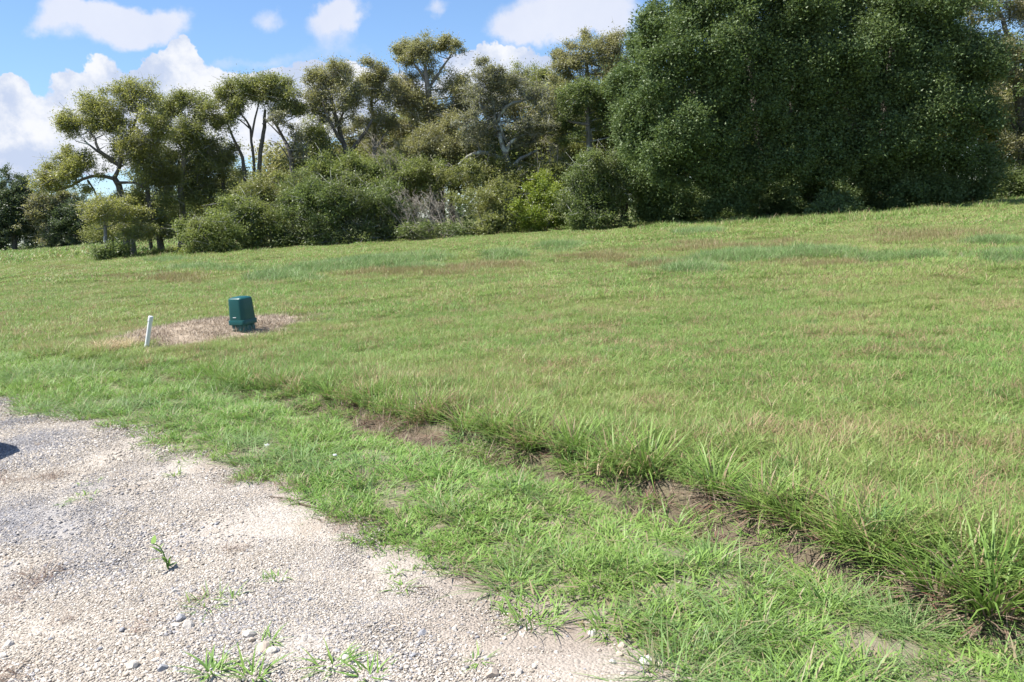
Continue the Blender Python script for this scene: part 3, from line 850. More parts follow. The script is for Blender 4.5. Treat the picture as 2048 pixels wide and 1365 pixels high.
V_('slender_oak', 'pale olive tree filling the gap between the crooked trunk and the round tan oak', 'tree', G_WOOD, 71,
   [(700, 250, 30, 14), (735, 285, 36, 18), (700, 300, 34, 18), (770, 300, 34, 18), (655, 260, 26, 14), (800, 270, 34, 18), (820, 240, 30, 16), (745, 320, 46, 16)], 'tan_olive', 'pale_bark', trunks=[[(738, 490, 5), (736, 380, 4.6), (734, 300, 4), (730, 255, 2.4)]], lai=2.2, seed=70)
V_('slender_oak', 'grey-olive tree behind the silvery limbs under the smooth treetop', 'tree', G_WOOD, 71,
   [(960, 235, 34, 18), (1000, 200, 34, 18), (1045, 225, 36, 18), (980, 275, 40, 18), (1050, 280, 44, 20), (1100, 290, 40, 20), (1000, 315, 46, 18), (1130, 330, 36, 20), (940, 190, 26, 14), (1120, 185, 30, 18)], 'tan_olive', 'pale_bark', trunks=[[(1040, 490, 5), (1038, 380, 4.6), (1036, 300, 4), (1030, 220, 2.4)]], lai=2.4, seed=71)
V_('slender_oak', 'leafy tree closing the gap under the pale-trunked oak and the umbrella crown', 'tree', G_WOOD, 71,
   [(400, 330, 30, 14), (440, 345, 36, 14), (480, 365, 30, 14), (345, 380, 30, 18), (385, 360, 34, 16), (420, 395, 50, 18), (560, 350, 30, 16)], 'olive', 'pale_bark', trunks=[[(410, 500, 5), (410, 420, 4.6), (408, 360, 3)]], lai=2.4, seed=72)
V_('slender_oak', 'olive tree standing between the dusky oak and the huge dark oak', 'tree', G_WOOD, 69,
   [(1225, 130, 36, 20), (1260, 180, 30, 24), (1230, 220, 36, 22), (1180, 250, 40, 22), (1250, 280, 30, 24), (1190, 300, 44, 20), (1140, 310, 36, 20), (1110, 240, 26, 18)], 'olive', 'pale_bark', trunks=[[(1215, 480, 5), (1214, 380, 4.6), (1212, 280, 4), (1215, 160, 2.4)]], lai=2.6, seed=73)

# the huge dark oaks
oakA = [(1500, -60, 85, 34), (1420, -8, 55, 28), (1560, -30, 75, 38), (1352, 34, 44, 22), (1440, 40, 58, 34), (1520, 30, 58, 38), (1600, 20, 58, 38), (1302, 60, 20, 20), (1290, 92, 32, 24), (1350, 100, 52, 34), (1430, 110, 58, 38), (1510, 110, 58, 38), (1590, 100, 52, 38),
        (1272, 150, 26, 28), (1330, 170, 48, 34), (1410, 180, 58, 38), (1490, 190, 58, 38), (1570, 180, 52, 38), (1268, 220, 26, 24), (1320, 245, 42, 30), (1400, 255, 56, 34), (1480, 265, 56, 34), (1560, 255, 48, 32),
        (1282, 285, 28, 18), (1340, 308, 42, 24), (1420, 322, 50, 24), (1500, 322, 46, 20), (1585, 305, 42, 24), (1332, 352, 26, 10), (1395, 362, 28, 14), (1462, 380, 36, 24), (1452, 410, 30, 14), (1290, 330, 34, 26, 2.6), (1300, 385, 34, 24, 2.6), (1360, 400, 36, 22, 2.6), (1410, 425, 40, 12, 2.6), (1330, 428, 40, 12, 2.6), (1520, 375, 36, 24, 2.6), (1510, 415, 36, 16, 2.6), (1560, 345, 40, 24), (1545, 420, 34, 18, 2.6), (1535, 385, 34, 22, 2.6), (1570, 425, 30, 12, 2.6)]
oakB = [(1680, -40, 85, 38), (1780, -40, 85, 38), (1860, -10, 50, 34), (1660, 40, 58, 38), (1740, 30, 62, 38), (1820, 30, 58, 38), (1882, 50, 38, 30), (1660, 120, 58, 38), (1740, 120, 58, 38), (1820, 115, 58, 38), (1890, 110, 42, 34), (1938, 132, 26, 24),
        (1650, 200, 52, 34), (1730, 205, 52, 38), (1810, 200, 52, 38), (1890, 190, 52, 38), (1952, 190, 26, 32), (1640, 270, 48, 32), (1720, 288, 52, 32), (1800, 282, 52, 34), (1880, 272, 52, 38), (1958, 262, 36, 32),
        (1662, 336, 46, 22), (1742, 352, 42, 26), (1812, 345, 46, 26), (1890, 340, 50, 28), (1965, 335, 38, 30), (1592, 368, 32, 22, 2.6), (1582, 402, 26, 12), (1815, 392, 34, 16), (1886, 385, 40, 18), (1640, 385, 40, 24, 2.6), (1750, 395, 40, 18, 2.6), (1700, 400, 36, 14, 2.6), (1945, 390, 36, 16), (1595, 335, 40, 24), (1905, 15, 50, 34), (1932, 82, 40, 32), (1962, 140, 30, 28), (1770, 425, 36, 14, 2.6), (1740, 418, 30, 14, 2.6)]
ok = dict(L=0.15, W=0.10, per=11, sig=0.19, lai=3.3, back=True, depth=0.7, twig=0.03, shell=0.45, sprigs=0, gap=0.30, clump=1.15, fill=0, zs=1.52, xs=1.16, limbs=False)
V_('live_oak', 'huge dense dark green live oak beside the bright domed bush', 'tree', 'huge dark live oaks', 53.5, oakA, 'dark_oak', 'bark', seed=21, dome=(1470, 190, 260, 330, 5.5),
   trunks=[[(1536, 452, 11), (1530, 390, 10), (1524, 320, 11), (1510, 200, 8), (1490, 60, 4)], [(1528, 360, 8), (1450, 280, 6), (1380, 180, 3)], [(1526, 330, 8), (1580, 240, 6), (1600, 120, 3)]], **ok)
V_('live_oak', 'huge dense dark green live oak with the leafy sapling at its foot', 'tree', 'huge dark live oaks', 54, oakB, 'dark_oak', 'bark', seed=22, dome=(1790, 180, 260, 330, 5.5),
   trunks=[[(1770, 446, 10), (1765, 380, 9), (1768, 300, 10), (1780, 180, 7), (1790, 40, 4)], [(1766, 330, 7), (1700, 250, 5), (1660, 150, 3)], [(1768, 300, 7), (1850, 220, 5), (1890, 130, 3)]], **ok)
V_('brown_oak', 'thin brownish oak with sky showing through beyond the dark oaks', 'tree', G_WOOD, 57,
   [(1960, 20, 34, 18), (2022, 22, 34, 20), (2068, 30, 34, 28), (1985, 84, 34, 22), (2030, 120, 32, 22), (2072, 110, 30, 30), (2005, 160, 28, 22), (2055, 190, 34, 28), (2022, 240, 30, 22), (2075, 260, 34, 30), (2045, 290, 30, 20), (2120, 150, 45, 50), (2130, 30, 50, 40), (1930, -20, 40, 26), (2010, -40, 60, 26)],
   'tan_olive', 'bark', trunks=[[(2052, 420, 9), (2046, 300, 8), (2036, 200, 7), (2018, 90, 5), (2000, 10, 3)], [(2040, 220, 5), (2075, 130, 3.6), (2090, 40, 2)], [(2046, 310, 4), (2030, 260, 3), (2018, 235, 2)]], lai=1.9, twig=0.6, seed=23)
for k, (x, y) in enumerate([(2180, 60), (2330, 40)]):
    V_('edge_oak', 'oak continuing the wood outside the picture', 'tree', G_WOOD, 56, [(x, y, 90, 60), (x - 40, y + 90, 80, 60), (x + 50, y + 100, 80, 60), (x, y + 200, 100, 70), (x - 10, y + 270, 90, 50)], 'dark_oak', trunks=[[(x, 400, 9), (x, 250, 7), (x, 100, 4)]], seed=50 + k, L=0.2, W=0.14, lai=2.6, twig=0.02)

# understory
V_('shrub', 'round leafy weed bush around the thin pale trunk', 'shrub', G_SHRUB, 59.5, [(212, 506, 22, 13), (238, 502, 26, 15), (225, 516, 38, 9)], 'dull', stems=4, lai=3.4, seed=24, twig=0.05)
V_('weeds', 'low bright yellow-green weeds beside the stout grey trunk', 'weed', G_SHRUB, 60, [(300, 514, 22, 7), (330, 511, 26, 7), (358, 508, 20, 7)], 'lime', stems=4, lai=2.6, seed=25, twig=0.1)
V_('shrub', 'broad light olive shrub with arching sprays at the corner of the wood', 'shrub', G_SHRUB, 57.5, [(425, 456, 56, 26), (400, 484, 44, 20), (452, 432, 36, 20), (468, 484, 34, 18), (372, 470, 24, 22), (430, 496, 50, 10)], 'bright', stems=7, lai=3.0, seed=26, twig=0.10)
V_('shrub', 'taller green shrub in a notch after the broad olive shrub', 'shrub', G_SHRUB, 59, [(520, 436, 46, 26), (546, 466, 36, 22), (512, 478, 34, 16), (484, 420, 30, 18), (540, 490, 36, 9)], 'bright', stems=6, lai=3.2, seed=27, twig=0.07)
V_('shrub', 'dull olive thicket hiding the feet of the umbrella oak', 'shrub', G_SHRUB, 63, [(500, 388, 46, 22), (545, 374, 38, 20), (470, 408, 34, 16), (570, 400, 34, 22)], 'olive', stems=6, lai=2.8, seed=28, twig=0.6)
V_('shrub', 'dull green mound of brush below the forked bare tree', 'shrub', G_SHRUB, 58.5, [(612, 386, 46, 24), (598, 430, 42, 28), (640, 420, 44, 28), (632, 470, 52, 18), (588, 476, 36, 16), (625, 488, 48, 9)], 'dull', stems=7, lai=3.2, seed=29, twig=0.08)
V_('shrub', 'dark rounded brush heap mixed with grey twigs under the crooked trunk', 'shrub', G_SHRUB, 58, [(690, 392, 46, 24), (700, 436, 46, 28), (672, 468, 42, 18), (724, 468, 40, 18), (700, 484, 48, 9)], 'dull', 'pale_bark', stems=7, lai=2.8, seed=30, twig=0.6)
V_('shrub', 'fresh green vines sprawling around the crooked dark trunk', 'shrub', G_SHRUB, 62.5, [(650, 340, 48, 15), (712, 336, 46, 17), (672, 362, 50, 16), (735, 365, 44, 18)], 'bright', stems=6, lai=2.8, seed=31, twig=0.6)
V_('shrub', 'grey-green brush beside the thicket of dead stems', 'shrub', G_SHRUB, 58.8, [(762, 396, 42, 24), (784, 434, 42, 24), (758, 462, 40, 16), (810, 462, 34, 15), (780, 476, 50, 9)], 'dull', 'pale_bark', stems=7, lai=2.3, seed=32, twig=0.30)
V_('shrub', 'leafy tangle of vines with thin dead stems sticking out', 'shrub', G_SHRUB, 62.5, [(770, 338, 44, 17), (820, 352, 46, 17), (866, 346, 44, 15), (800, 372, 50, 12), (880, 372, 46, 12)], 'bright', 'dead_wood', stems=6, lai=2.5, seed=33, twig=0.6)
V_('shrub', 'olive bush with a crooked broken stem right of the dead stems', 'shrub', G_SHRUB, 57.5, [(958, 388, 44, 18), (992, 412, 40, 26), (975, 446, 38, 16), (940, 450, 24, 16), (1005, 452, 36, 10)], 'olive', stems=6, lai=3.0, seed=34, twig=0.10)
V_('shrub', 'bright lime green bush in the sun before the domed bush', 'shrub', G_SHRUB, 56.5, [(1050, 388, 44, 20), (1086, 414, 36, 26), (1044, 440, 46, 18), (1112, 398, 22, 18), (1096, 450, 36, 10), (1068, 372, 30, 12)], 'lime', stems=6, lai=2.8, seed=35, twig=0.10)
V_('shrub', 'olive brush under the curved silvery limb', 'shrub', G_SHRUB, 61.5, [(930, 344, 36, 15), (992, 346, 46, 19), (1060, 350, 46, 15), (1000, 368, 60, 12), (1110, 345, 32, 20)], 'olive', stems=6, lai=2.8, seed=36, twig=0.6)
V_('domed_bush', 'large domed bush with yellow-green top and dark base left of the live oaks', 'shrub', G_SHRUB, 53.5, [(1196, 326, 42, 18), (1182, 362, 50, 24), (1204, 402, 50, 28), (1172, 424, 42, 24), (1216, 440, 36, 12), (1150, 394, 32, 24), (1238, 385, 18, 28), (1180, 446, 44, 10)], 'dull', stems=8, lai=3.6, seed=37, twig=0.05)
V_('leafy_sapling', 'small glossy leafy bush out on the grass under the live oaks', 'shrub', G_SHRUB, 47.2, [(1668, 412, 44, 15), (1642, 428, 32, 11), (1702, 428, 32, 11), (1670, 436, 48, 7)], 'dark_oak', stems=6, lai=3.4, seed=38, L=0.15, W=0.10, twig=0.06)
V_('shrub', 'deep green understory at the shaded end of the wood', 'shrub', G_SHRUB, 56, [(1985, 378, 34, 22), (2030, 352, 36, 28), (2070, 375, 34, 26), (2020, 396, 46, 12), (1940, 396, 36, 12), (2110, 370, 40, 30)], 'dull', stems=6, lai=3.2, seed=39, twig=0.08)
V_('shrub', 'shaded brush under the first live oak close to the domed bush', 'shrub', G_SHRUB, 58, [(1290, 400, 40, 30), (1360, 395, 46, 34), (1430, 400, 46, 34), (1500, 395, 46, 34), (1330, 430, 60, 14), (1450, 430, 60, 14)], 'dark_oak', stems=6, lai=2.2, seed=44, L=0.17, W=0.12)
V_('shrub', 'shaded brush under the second live oak behind the leafy sapling', 'shrub', G_SHRUB, 59, [(1590, 390, 46, 34), (1660, 385, 46, 34), (1730, 390, 46, 34), (1800, 380, 46, 34), (1870, 375, 46, 30), (1920, 385, 36, 22)], 'dark_oak', stems=6, lai=2.2, seed=45, L=0.17, W=0.12)


V_('shrub', 'low grey-green brush at the foot of the dead stems', 'shrub', G_SHRUB, 57, [(820, 462, 30, 9), (858, 466, 30, 8), (900, 462, 30, 9), (935, 458, 24, 9)], 'dull', 'dead_wood', stems=5, lai=2.6, seed=74, twig=0.6)

# dead grey stems
def dead_thicket(label, D, x0, x1, y0, ytop, lean, n, seed, name='dead_shrub', bunch=True):
    rng = np.random.default_rng(seed)
    ppm = FPX / D
    root = at((x0 + x1) / 2, y0, D); root[2] = 0
    E = bpy.data.objects.new(name, None); COL.objects.link(E); E.location = root
    tag(E, label, 'shrub', G_SHRUB)
    tw = Bag(); fine = Bag()
    for k in range(n):
        bx = rng.uniform(x0, x1); h = rng.uniform(0.65, 1.0)
        a = at(bx, y0, D + rng.uniform(-.8, .8)); a[2] = max(0.0, a[2] - 0.2)
        b = at(bx + lean * h + rng.normal(0, 8), y0 + (ytop - y0) * h, D + rng.uniform(-1, 1))
        mid = (a + b) / 2 + np.array([rng.normal(0, .15) + (0.12 if lean < 0 else -0.12), 0, 0.15])
        sp, sr = smooth_line(np.array([a, mid, b]) - root, [0.028, 0.02, 0.008], 0.35)
        tube(tw, sp, sr * rng.uniform(.7, 1.3), 4)
        for q in range(10):
            i = rng.integers(1, len(sp)); st = sp[i]
            e = st + np.array([rng.normal(0, .35), rng.normal(0, .35), rng.uniform(-.15, .6)])
            m2 = (st + e) / 2 + rng.normal(0, .06, 3)
            tube(fine, np.array([st, m2, e]), np.array([.010, .007, .004]) * 1.0, 3)
            for z in range(3):
                e2 = m2 + rng.normal(0, .22, 3)
                tube(fine, np.array([m2, (m2 + e2) / 2 + rng.normal(0, .03, 3), e2]), np.array([.007, .005, .003]) * 1.0, 3)
    link('stem', tw.mesh('dead_stems', M['dead_wood'], True), E)
    tag(link('twigs', fine.mesh('dead_twigs', M['dead_wood'], True), E), kind='stuff')


dead_thicket('leaning thicket of bare grey dead stems in the middle of the brush', 57.6, 815, 930, 474, 376, -46, 34, 61)
dead_thicket('few thin pale dead stems leaning over the leafy vines', 62.0, 770, 822, 355, 268, -50, 8, 62)
dead_thicket('bare grey brush below the silvery limbs', 61.8, 1070, 1120, 365, 270, -6, 12, 63)

# trees deeper in the wood, closing the view behind the edge
proto_back = []
for k in range(4):
    rng = np.random.default_rng(900 + k)
    C = []
    for q in range(9):
        c = np.array([rng.uniform(-2.4, 2.4), rng.uniform(-2, 2), rng.uniform(2.0, 6.8)])
        u = rng.normal(0, 1, (130, 3)); u /= np.linalg.norm(u, axis=1)[:, None]
        C.append(c + u * np.array([1.9, 1.7, 1.2]) * rng.uniform(0.5, 1, (130, 1)))
    Vv, Tt, rr = leaf_tris(np.concatenate(C), 14, np.array([.34, .34, .26]), 0.17, 0.12, rng)
    b = Bag()
    tube(b, *smooth_line([(0, 0, -.1), (rng.normal(0, .1), 0, 2), (rng.normal(0, .3), 0, 4.2), (rng.normal(0, .5), .2, 6.5)], [.22, .17, .12, .04], .6), 7)
    for q in range(6):
        e = np.array([rng.uniform(-2.3, 2.3), rng.uniform(-2, 2), rng.uniform(3, 6.5)])
        tube(b, *smooth_line([(0, 0, rng.uniform(1.5, 3.5)), e * .5 + np.array([0, 0, 1.2]), e], [.08, .06, .02], .6), 5)
    leafm = M[('olive', 'tan_olive', 'dull', 'olive')[k]]
    proto_back.append((np_mesh('crown', Vv, Tt, leafm, {'rnd': rr}), b.mesh('trunk', M['bark'], True)))
rng = np.random.default_rng(77)
bx = -31.0; k = 0
while bx < 62:
    Y = rng.uniform(71, 79)
    hs = 0.74 if bx < -17 else (1.38 if bx < -4 else (1.45 if bx < 9 else 1.75))
    E = bpy.data.objects.new('inner_tree', None); COL.objects.link(E)
    E.location = (bx * Y / 66, Y, 0)
    E.rotation_euler = (0, 0, rng.uniform(0, 6.28)); s = hs * rng.uniform(0.85, 1.15); E.scale = (s * 1.05, s * 1.05, s)
    tag(E, 'tree deeper inside the wood half hidden by the front trees', 'tree', 'trees deeper in the wood')
    cm, tm = proto_back[k % 4]
    link('crown', cm, E); link('trunk', tm, E)
    bx += rng.uniform(2.6, 3.8); k += 1
rng = np.random.default_rng(88)
C = []
for bx in np.arange(-300, 190, 3.2):
    for q in range(5):
        C.append([bx + rng.normal(0, 2), 200 + rng.normal(0, 4), rng.uniform(0.5, 1) ** 1.2 * (7.5 + 2.5 * vnoise(bx, 0, 9, 3)) * (q + .15) / 5])
C = np.repeat(np.array(C), 7, 0) + rng.normal(0, 1, (len(C) * 7, 3)) * np.array([2.2, 1.5, 1.0])
C = C[C[:, 2] > 0.2]
Vv, Tt, rr = leaf_tris(C, 5, np.array([.9, .9, .6]), 1.1, 0.8, rng)
tag(link('distant_wood', np_mesh('distant_wood', Vv, Tt, M['far_dark'], {'rnd': rr})), 'distant wood closing the horizon behind everything', kind='stuff')
print('leaf triangles', N_TRI, sum(len(me.polygons) for me in bpy.data.meshes))

#@@PART2
# ------------------------------------------------------------------ grass
def blades(bag, P, L, W, lean, bend, rng, az=None, seg=2, rlo=0.0, rhi=1.0):
    """curved tapering blades rooted at P"""
    n = len(P)
    az = rng.uniform(0, 2 * math.pi, n) if az is None else az
    ln = np.abs(lean * rng.normal(1, 0.45, n)); bd = bend * rng.uniform(0.3, 1.5, n)
    L = np.broadcast_to(L, n) * rng.uniform(0.55, 1.25, n); W = np.broadcast_to(W, n) * rng.uniform(0.7, 1.25, n)
    dh = np.stack([np.cos(az), np.sin(az), np.zeros(n)], 1)
    tw = az + math.pi / 2 + rng.normal(0, 0.5, n)
    sd_ = np.stack([np.cos(tw), np.sin(tw), np.zeros(n)], 1)
    ts = [0, 0.55, 1.0] if seg == 2 else [0, 0.35, 0.7, 1.0]
    ws = [0.8, 0.75, 0] if seg == 2 else [0.75, 1.0, 0.62, 0]
    rows = []
    for t_, w_ in zip(ts, ws):
        hor = L * (np.sin(ln) * t_ + bd * 0.6 * t_ * t_)
        ver = L * (np.cos(ln) * t_ - bd * 0.42 * t_ * t_)
        c = P + dh * hor[:, None]; c = c + np.array([0, 0, 1.0]) * np.maximum(ver, 0.004)[:, None]
        if w_ > 0:
            rows += [c - sd_ * (W * w_ / 2)[:, None], c + sd_ * (W * w_ / 2)[:, None]]
        else:
            rows += [c]
    V = np.stack(rows, 1)
    k = V.shape[1]
    tri = []
    for s in range(len(ts) - 2):
        a = 2 * s
        tri += [[a, a + 1, a + 3], [a, a + 3, a + 2]]
    tri += [[k - 3, k - 2, k - 1]]
    T = (np.arange(n)[:, None, None] * k + np.array(tri)[None]).reshape(-1, 3)
    bag.add(V.reshape(-1, 3), T, np.repeat(rng.uniform(rlo, rhi, n), k))


def disc(n, r, rng, z=0.0):
    a = rng.uniform(0, 6.283, n); q = r * np.sqrt(rng.uniform(0, 1, n))
    return np.stack([q * np.cos(a), q * np.sin(a), np.full(n, z)], 1)


def grass_mat(name, green1, green2, yellow, brown, wb=0.25, trans=0.35, blue=None):
    """rnd below 0.8 is a living blade, above it a dry one; drifts of yellower and browner turf by place"""
    green1, green2, yellow, brown, blue = [c_ and tuple(v * 0.74 for v in c_) for c_ in (green1, green2, yellow, brown, blue)]
    mt, t, out = new_mat(name)
    geo = t.nodes.new('ShaderNodeNewGeometry'); P = geo.outputs['Position']
    r = attr(t, 'rnd')
    n1 = noise(t, P, 0.22, 4, 0.6); n2 = noise(t, P, 1.3, 5, 0.7, (4, 9, 2)); n3 = noise(t, P, 2.7, 3, 0.6, (1, 5, 7))
    c = mix_c(t, ramp(t, r, 0, 0.8), green1, green2)
    c = mix_c(t, math_n(t, 'MULTIPLY', ramp(t, n1, 0.40, 0.62), 0.65), c, yellow)
    if blue:
        c = mix_c(t, math_n(t, 'MULTIPLY', ramp(t, n3, 0.56, 0.72), 0.55), c, blue)
    lim = math_n(t, 'SUBTRACT', 0.86, math_n(t, 'MULTIPLY', ramp(t, n2, 0.46, 0.68), wb))
    dry = math_n(t, 'GREATER_THAN', r, lim)
    c = mix_c(t, dry, c, brown)
    p = nn(t, 'ShaderNodeBsdfPrincipled', i_Roughness=0.5)
    p.inputs['Specular IOR Level'].default_value = 0.35
    t.links.new(c, p.inputs['Base Color'])
    tr = t.nodes.new('ShaderNodeBsdfTranslucent'); t.links.new(c, tr.inputs[0])
    mx = t.nodes.new('ShaderNodeMixShader'); mx.inputs[0].default_value = trans
    t.links.new(p.outputs[0], mx.inputs[1]); t.links.new(tr.outputs[0], mx.inputs[2])
    t.links.new(mx.outputs[0], out.inputs[0])
    return mt


G = {}
G['field'] = grass_mat('field_grass', (0.195, 0.348, 0.078), (0.318, 0.482, 0.120), (0.385, 0.472, 0.142), (0.520, 0.385, 0.225), 0.36, blue=(0.185, 0.350, 0.120))
G['verge'] = grass_mat('verge_grass', (0.190, 0.370, 0.075), (0.325, 0.510, 0.115), (0.330, 0.480, 0.115), (0.460, 0.380, 0.230), 0.10, blue=(0.160, 0.290, 0.125))
G['tuss'] = grass_mat('tussock_blade', (0.175, 0.330, 0.060), (0.300, 0.460, 0.095), (0.290, 0.420, 0.095), (0.430, 0.320, 0.190), 0.12)
G['blue'] = grass_mat('blue_green_grass', (0.200, 0.345, 0.115), (0.290, 0.440, 0.155), (0.270, 0.410, 0.130), (0.380, 0.370, 0.200), 0.08)
G['dry'] = grass_mat('dry_grass', (0.320, 0.330, 0.120), (0.430, 0.370, 0.180), (0.340, 0.360, 0.125), (0.430, 0.280, 0.170), 0.3)
G['straw'] = grass_mat('straw', (0.66, 0.52, 0.30), (0.90, 0.75, 0.48), (0.80, 0.66, 0.40), (0.56, 0.42, 0.26), 0.2)
G['mulch'] = grass_mat('dead_stalks', (0.36, 0.285, 0.205), (0.68, 0.57, 0.43), (0.54, 0.44, 0.33), (0.17, 0.125, 0.095), 0.15, trans=0.1)
G['root'] = grass_mat('dead_blade', (0.20, 0.135, 0.10), (0.46, 0.36, 0.27), (0.33, 0.24, 0.18), (0.27, 0.13, 0.10), 0.2, trans=0.15)


def patch(name, n, rad, L, W, mat, seed, lean=0.35, bend=0.6, stalks=0, seg=2, dry=None, ht=None):
    rng = np.random.default_rng(seed)
    b = Bag()
    P = disc(n, rad, rng)
    f = 0.75 + 0.5 * vnoise(P[:, 0] + seed, P[:, 1], rad * 0.35, seed)
    blades(b, P, L * f, W, lean, bend, rng, seg=seg)
    if stalks:
        Q = disc(stalks, rad, rng)
        blades(b, Q, L * 1.55, W * 0.55, 0.12, 0.2, rng, rlo=0.72, rhi=1.0)
    return b.mesh(name, G[mat])


near_p = [patch('near_turf', 900, 0.30, 0.100, 0.0055, 'field', 100 + k, stalks=14, lean=0.7, bend=0.9) for k in range(6)]
tall_p = [patch('tall_turf', 420, 0.22, 0.185, 0.0065, 'field', 120 + k, stalks=10, lean=0.42, bend=0.85, seg=3) for k in range(5)]
mid_p = [patch('mid_turf', 1500, 0.75, 0.115, 0.010, 'field', 140 + k, stalks=36, lean=0.7, bend=0.8) for k in range(6)]
far_p = [patch('far_turf', 2200, 1.8, 0.13, 0.022, 'field', 160 + k, stalks=50, lean=0.7, bend=0.7) for k in range(6)]
vfar_p = [patch('remote_turf', 1500, 5.0, 0.40, 0.08, 'field', 180 + k, lean=0.5, bend=0.5) for k in range(3)]


def verge_tuft(seed, n, rad, L, W, mat='verge', lean=0.85, bend=0.8):
    rng = np.random.default_rng(seed)
    b = Bag()
    P = disc(n, rad, rng)
    out = np.arctan2(P[:, 1], P[:, 0]) + rng.normal(0, 0.9, n)
    blades(b, P, L, W, lean, bend, rng, az=out, seg=3)
    return b.mesh('verge_tuft', G[mat])


verge_p = [verge_tuft(200 + k, 110, 0.11, 0.058, 0.0056, lean=0.95) for k in range(6)] + [verge_tuft(210 + k, 70, 0.09, 0.095, 0.0050, lean=0.65) for k in range(3)] + [verge_tuft(215 + k, 60, 0.10, 0.17, 0.0042, 'blue', lean=0.95) for k in range(3)]


def place(x, y, keep_p):
    k = RNG.uniform(0, 1, len(x)) < keep_p
    return x[k], y[k]


def uniform(n, x0, x1, y0, y1):
    return RNG.uniform(x0, x1, n), RNG.uniform(y0, y1, n)


def stack(sets):
    return tuple(np.concatenate([s[i] for s in sets]) for i in range(4))


def cloud(x, y, n_proto, first, smin, smax, tilt=0.06):
    return np.stack([x, y, hgt(x, y)], 1), turns(len(x), tilt), RNG.uniform(smin, smax, len(x)), first + RNG.integers(0, n_proto, len(x))


# field, by distance
sets = []
x, y = uniform(7600, -14, 11, 2.0, 15)
dd = sdist(DITCH, x, y)
off = mound_q(x, y) > 1.12 + (vnoise(x, y, 0.5, 6) - 0.5) * 0.5
thin = np.clip(1.25 - (vnoise(x, y, 0.9, 21) > 0.72) * 0.5, 0, 1)
x, y = place(x, y, ((dd > 0.55) & in_view(x, y) & off) * thin * np.clip((dd - 0.3) / 0.8, 0.35, 1))
sets.append(cloud(x, y, 6, 0, 0.8, 1.15))
x, y = uniform(9000, -14, 5, 2.0, 15)
dd = sdist(DITCH, x, y)
near = np.clip((9.4 - y) / 1.5, 0, 1)
x, y = place(x, y, ((dd > 0.26) & (dd < 1.9) & in_view(x, y)) * np.clip(1.15 - dd / 1.9, 0, 1) * (0.25 + 0.75 * near) * (mound_q(x, y) > 1.25))
c_ = cloud(x, y, 5, 6, 0.75, 1.15)
dsz = sdist(DITCH, x, y)
c_[2][:] *= np.clip(1.12 - dsz * 0.28, 0.6, 1.15)
sets.append(c_)
x, y = uniform(4300, -25, 25, 13.5, 32)
off = mound_q(x, y) > 1.35
x, y = place(x, y, (in_view(x, y, 2) & (sdist(DITCH, x, y) > 0.8) & off) * 1.0)
sets.append(cloud(x, y, 6, 11, 0.8, 1.15))
x, y = uniform(5400, -60, 55, 30, 80)
x, y = place(x, y, in_view(x, y, 4) * 1.0)
sets.append(cloud(x, y, 6, 17, 0.8, 1.15))
x, y = uniform(2600, -130, -15, 70, 185)
x, y = place(x, y, (in_view(x, y, 8) & (x < -0.36 * y)) * 1.0)
sets.append(cloud(x, y, 3, 23, 0.7, 1.1))
P, R_, S_, I_ = stack(sets)
print('field patches', len(P))
scatter('field_grass', near_p + tall_p + mid_p + far_p + vfar_p, P, R_, S_, I_, 'green and yellowish meadow grass covering the field')

# verge strip between gravel and tall grass
sets = []
x, y = uniform(26000, -16, 2.6, 1.5, 15)
dg, dd = sdist(GRAVEL_EDGE, x, y), sdist(DITCH, x, y)
sm = soil_mask(x, y)
edge = (vnoise(x, y, 0.35, 31) - 0.5) * 0.26
ok_ = (dg > -0.04 + edge * 0.7) & (dd < 0.16) & in_view(x, y, 0.8)
near = np.clip((8.8 - y) / 2.0, 0, 1)
ok2 = (dd < 0.5) & (near < 0.6) & (dg > 0.05 + edge) & in_view(x, y, .8)
pr = np.where(ok_ | ok2, np.clip(1.02 - sm * 0.66, 0.03, 1), 0) * np.clip(0.5 + vnoise(x, y, 0.3, 33), 0, 1)
x, y = place(x, y, pr)
sel = vnoise(x, y, 0.8, 35)
dg = sdist(GRAVEL_EDGE, x, y)
c_ = list(cloud(x, y, 6, 0, 0.75, 1.35, 0.12))
u = RNG.uniform(0, 1, len(x))
tallm = (u < 0.12) | ((dg > 0.9) & (u < 0.2) & (y > 6)) | ((y > 8) & (u < 0.6))
c_[3] = np.where(tallm, 6 + RNG.integers(0, 3, len(x)), c_[3])
bluem = (u > 0.955 - 0.3 * np.clip((sel - 0.6) * 4, 0, 1) - 0.25 * np.clip((3.7 - y) / 0.8, 0, 1) * (x > 0.5))
c_[3] = np.where(bluem, 9 + RNG.integers(0, 3, len(x)), c_[3])
sets.append(tuple(c_))
P, R_, S_, I_ = stack(sets)
print('verge tufts', len(P))
scatter('verge_grass', verge_p, P, R_, S_, I_, 'low bright green creeping grass between gravel and tall grass')

# bluish tall grass drifts and reddish dry drifts in the field
blue_p = [patch('blue_turf', 420, 0.55, 0.32, 0.012, 'blue', 300 + k, lean=0.4, bend=0.6) for k in range(4)]
dry_p = [patch('dry_turf', 380, 0.60, 0.24, 0.011, 'dry', 310 + k, lean=0.4, bend=0.4) for k in range(4)]


def drift(cx, cy, rx, ry, n, slope=0.0):
    a = RNG.uniform(0, 6.283, n); q = np.abs(RNG.normal(0, 0.62, n))
    px, py = cx + rx * q * np.cos(a), cy + ry * q * np.sin(a) + slope * rx * q * np.cos(a)
    g_ = np.array([gpt(i, j) for i, j in zip(px, py)])
    return g_[:, 0], g_[:, 1]


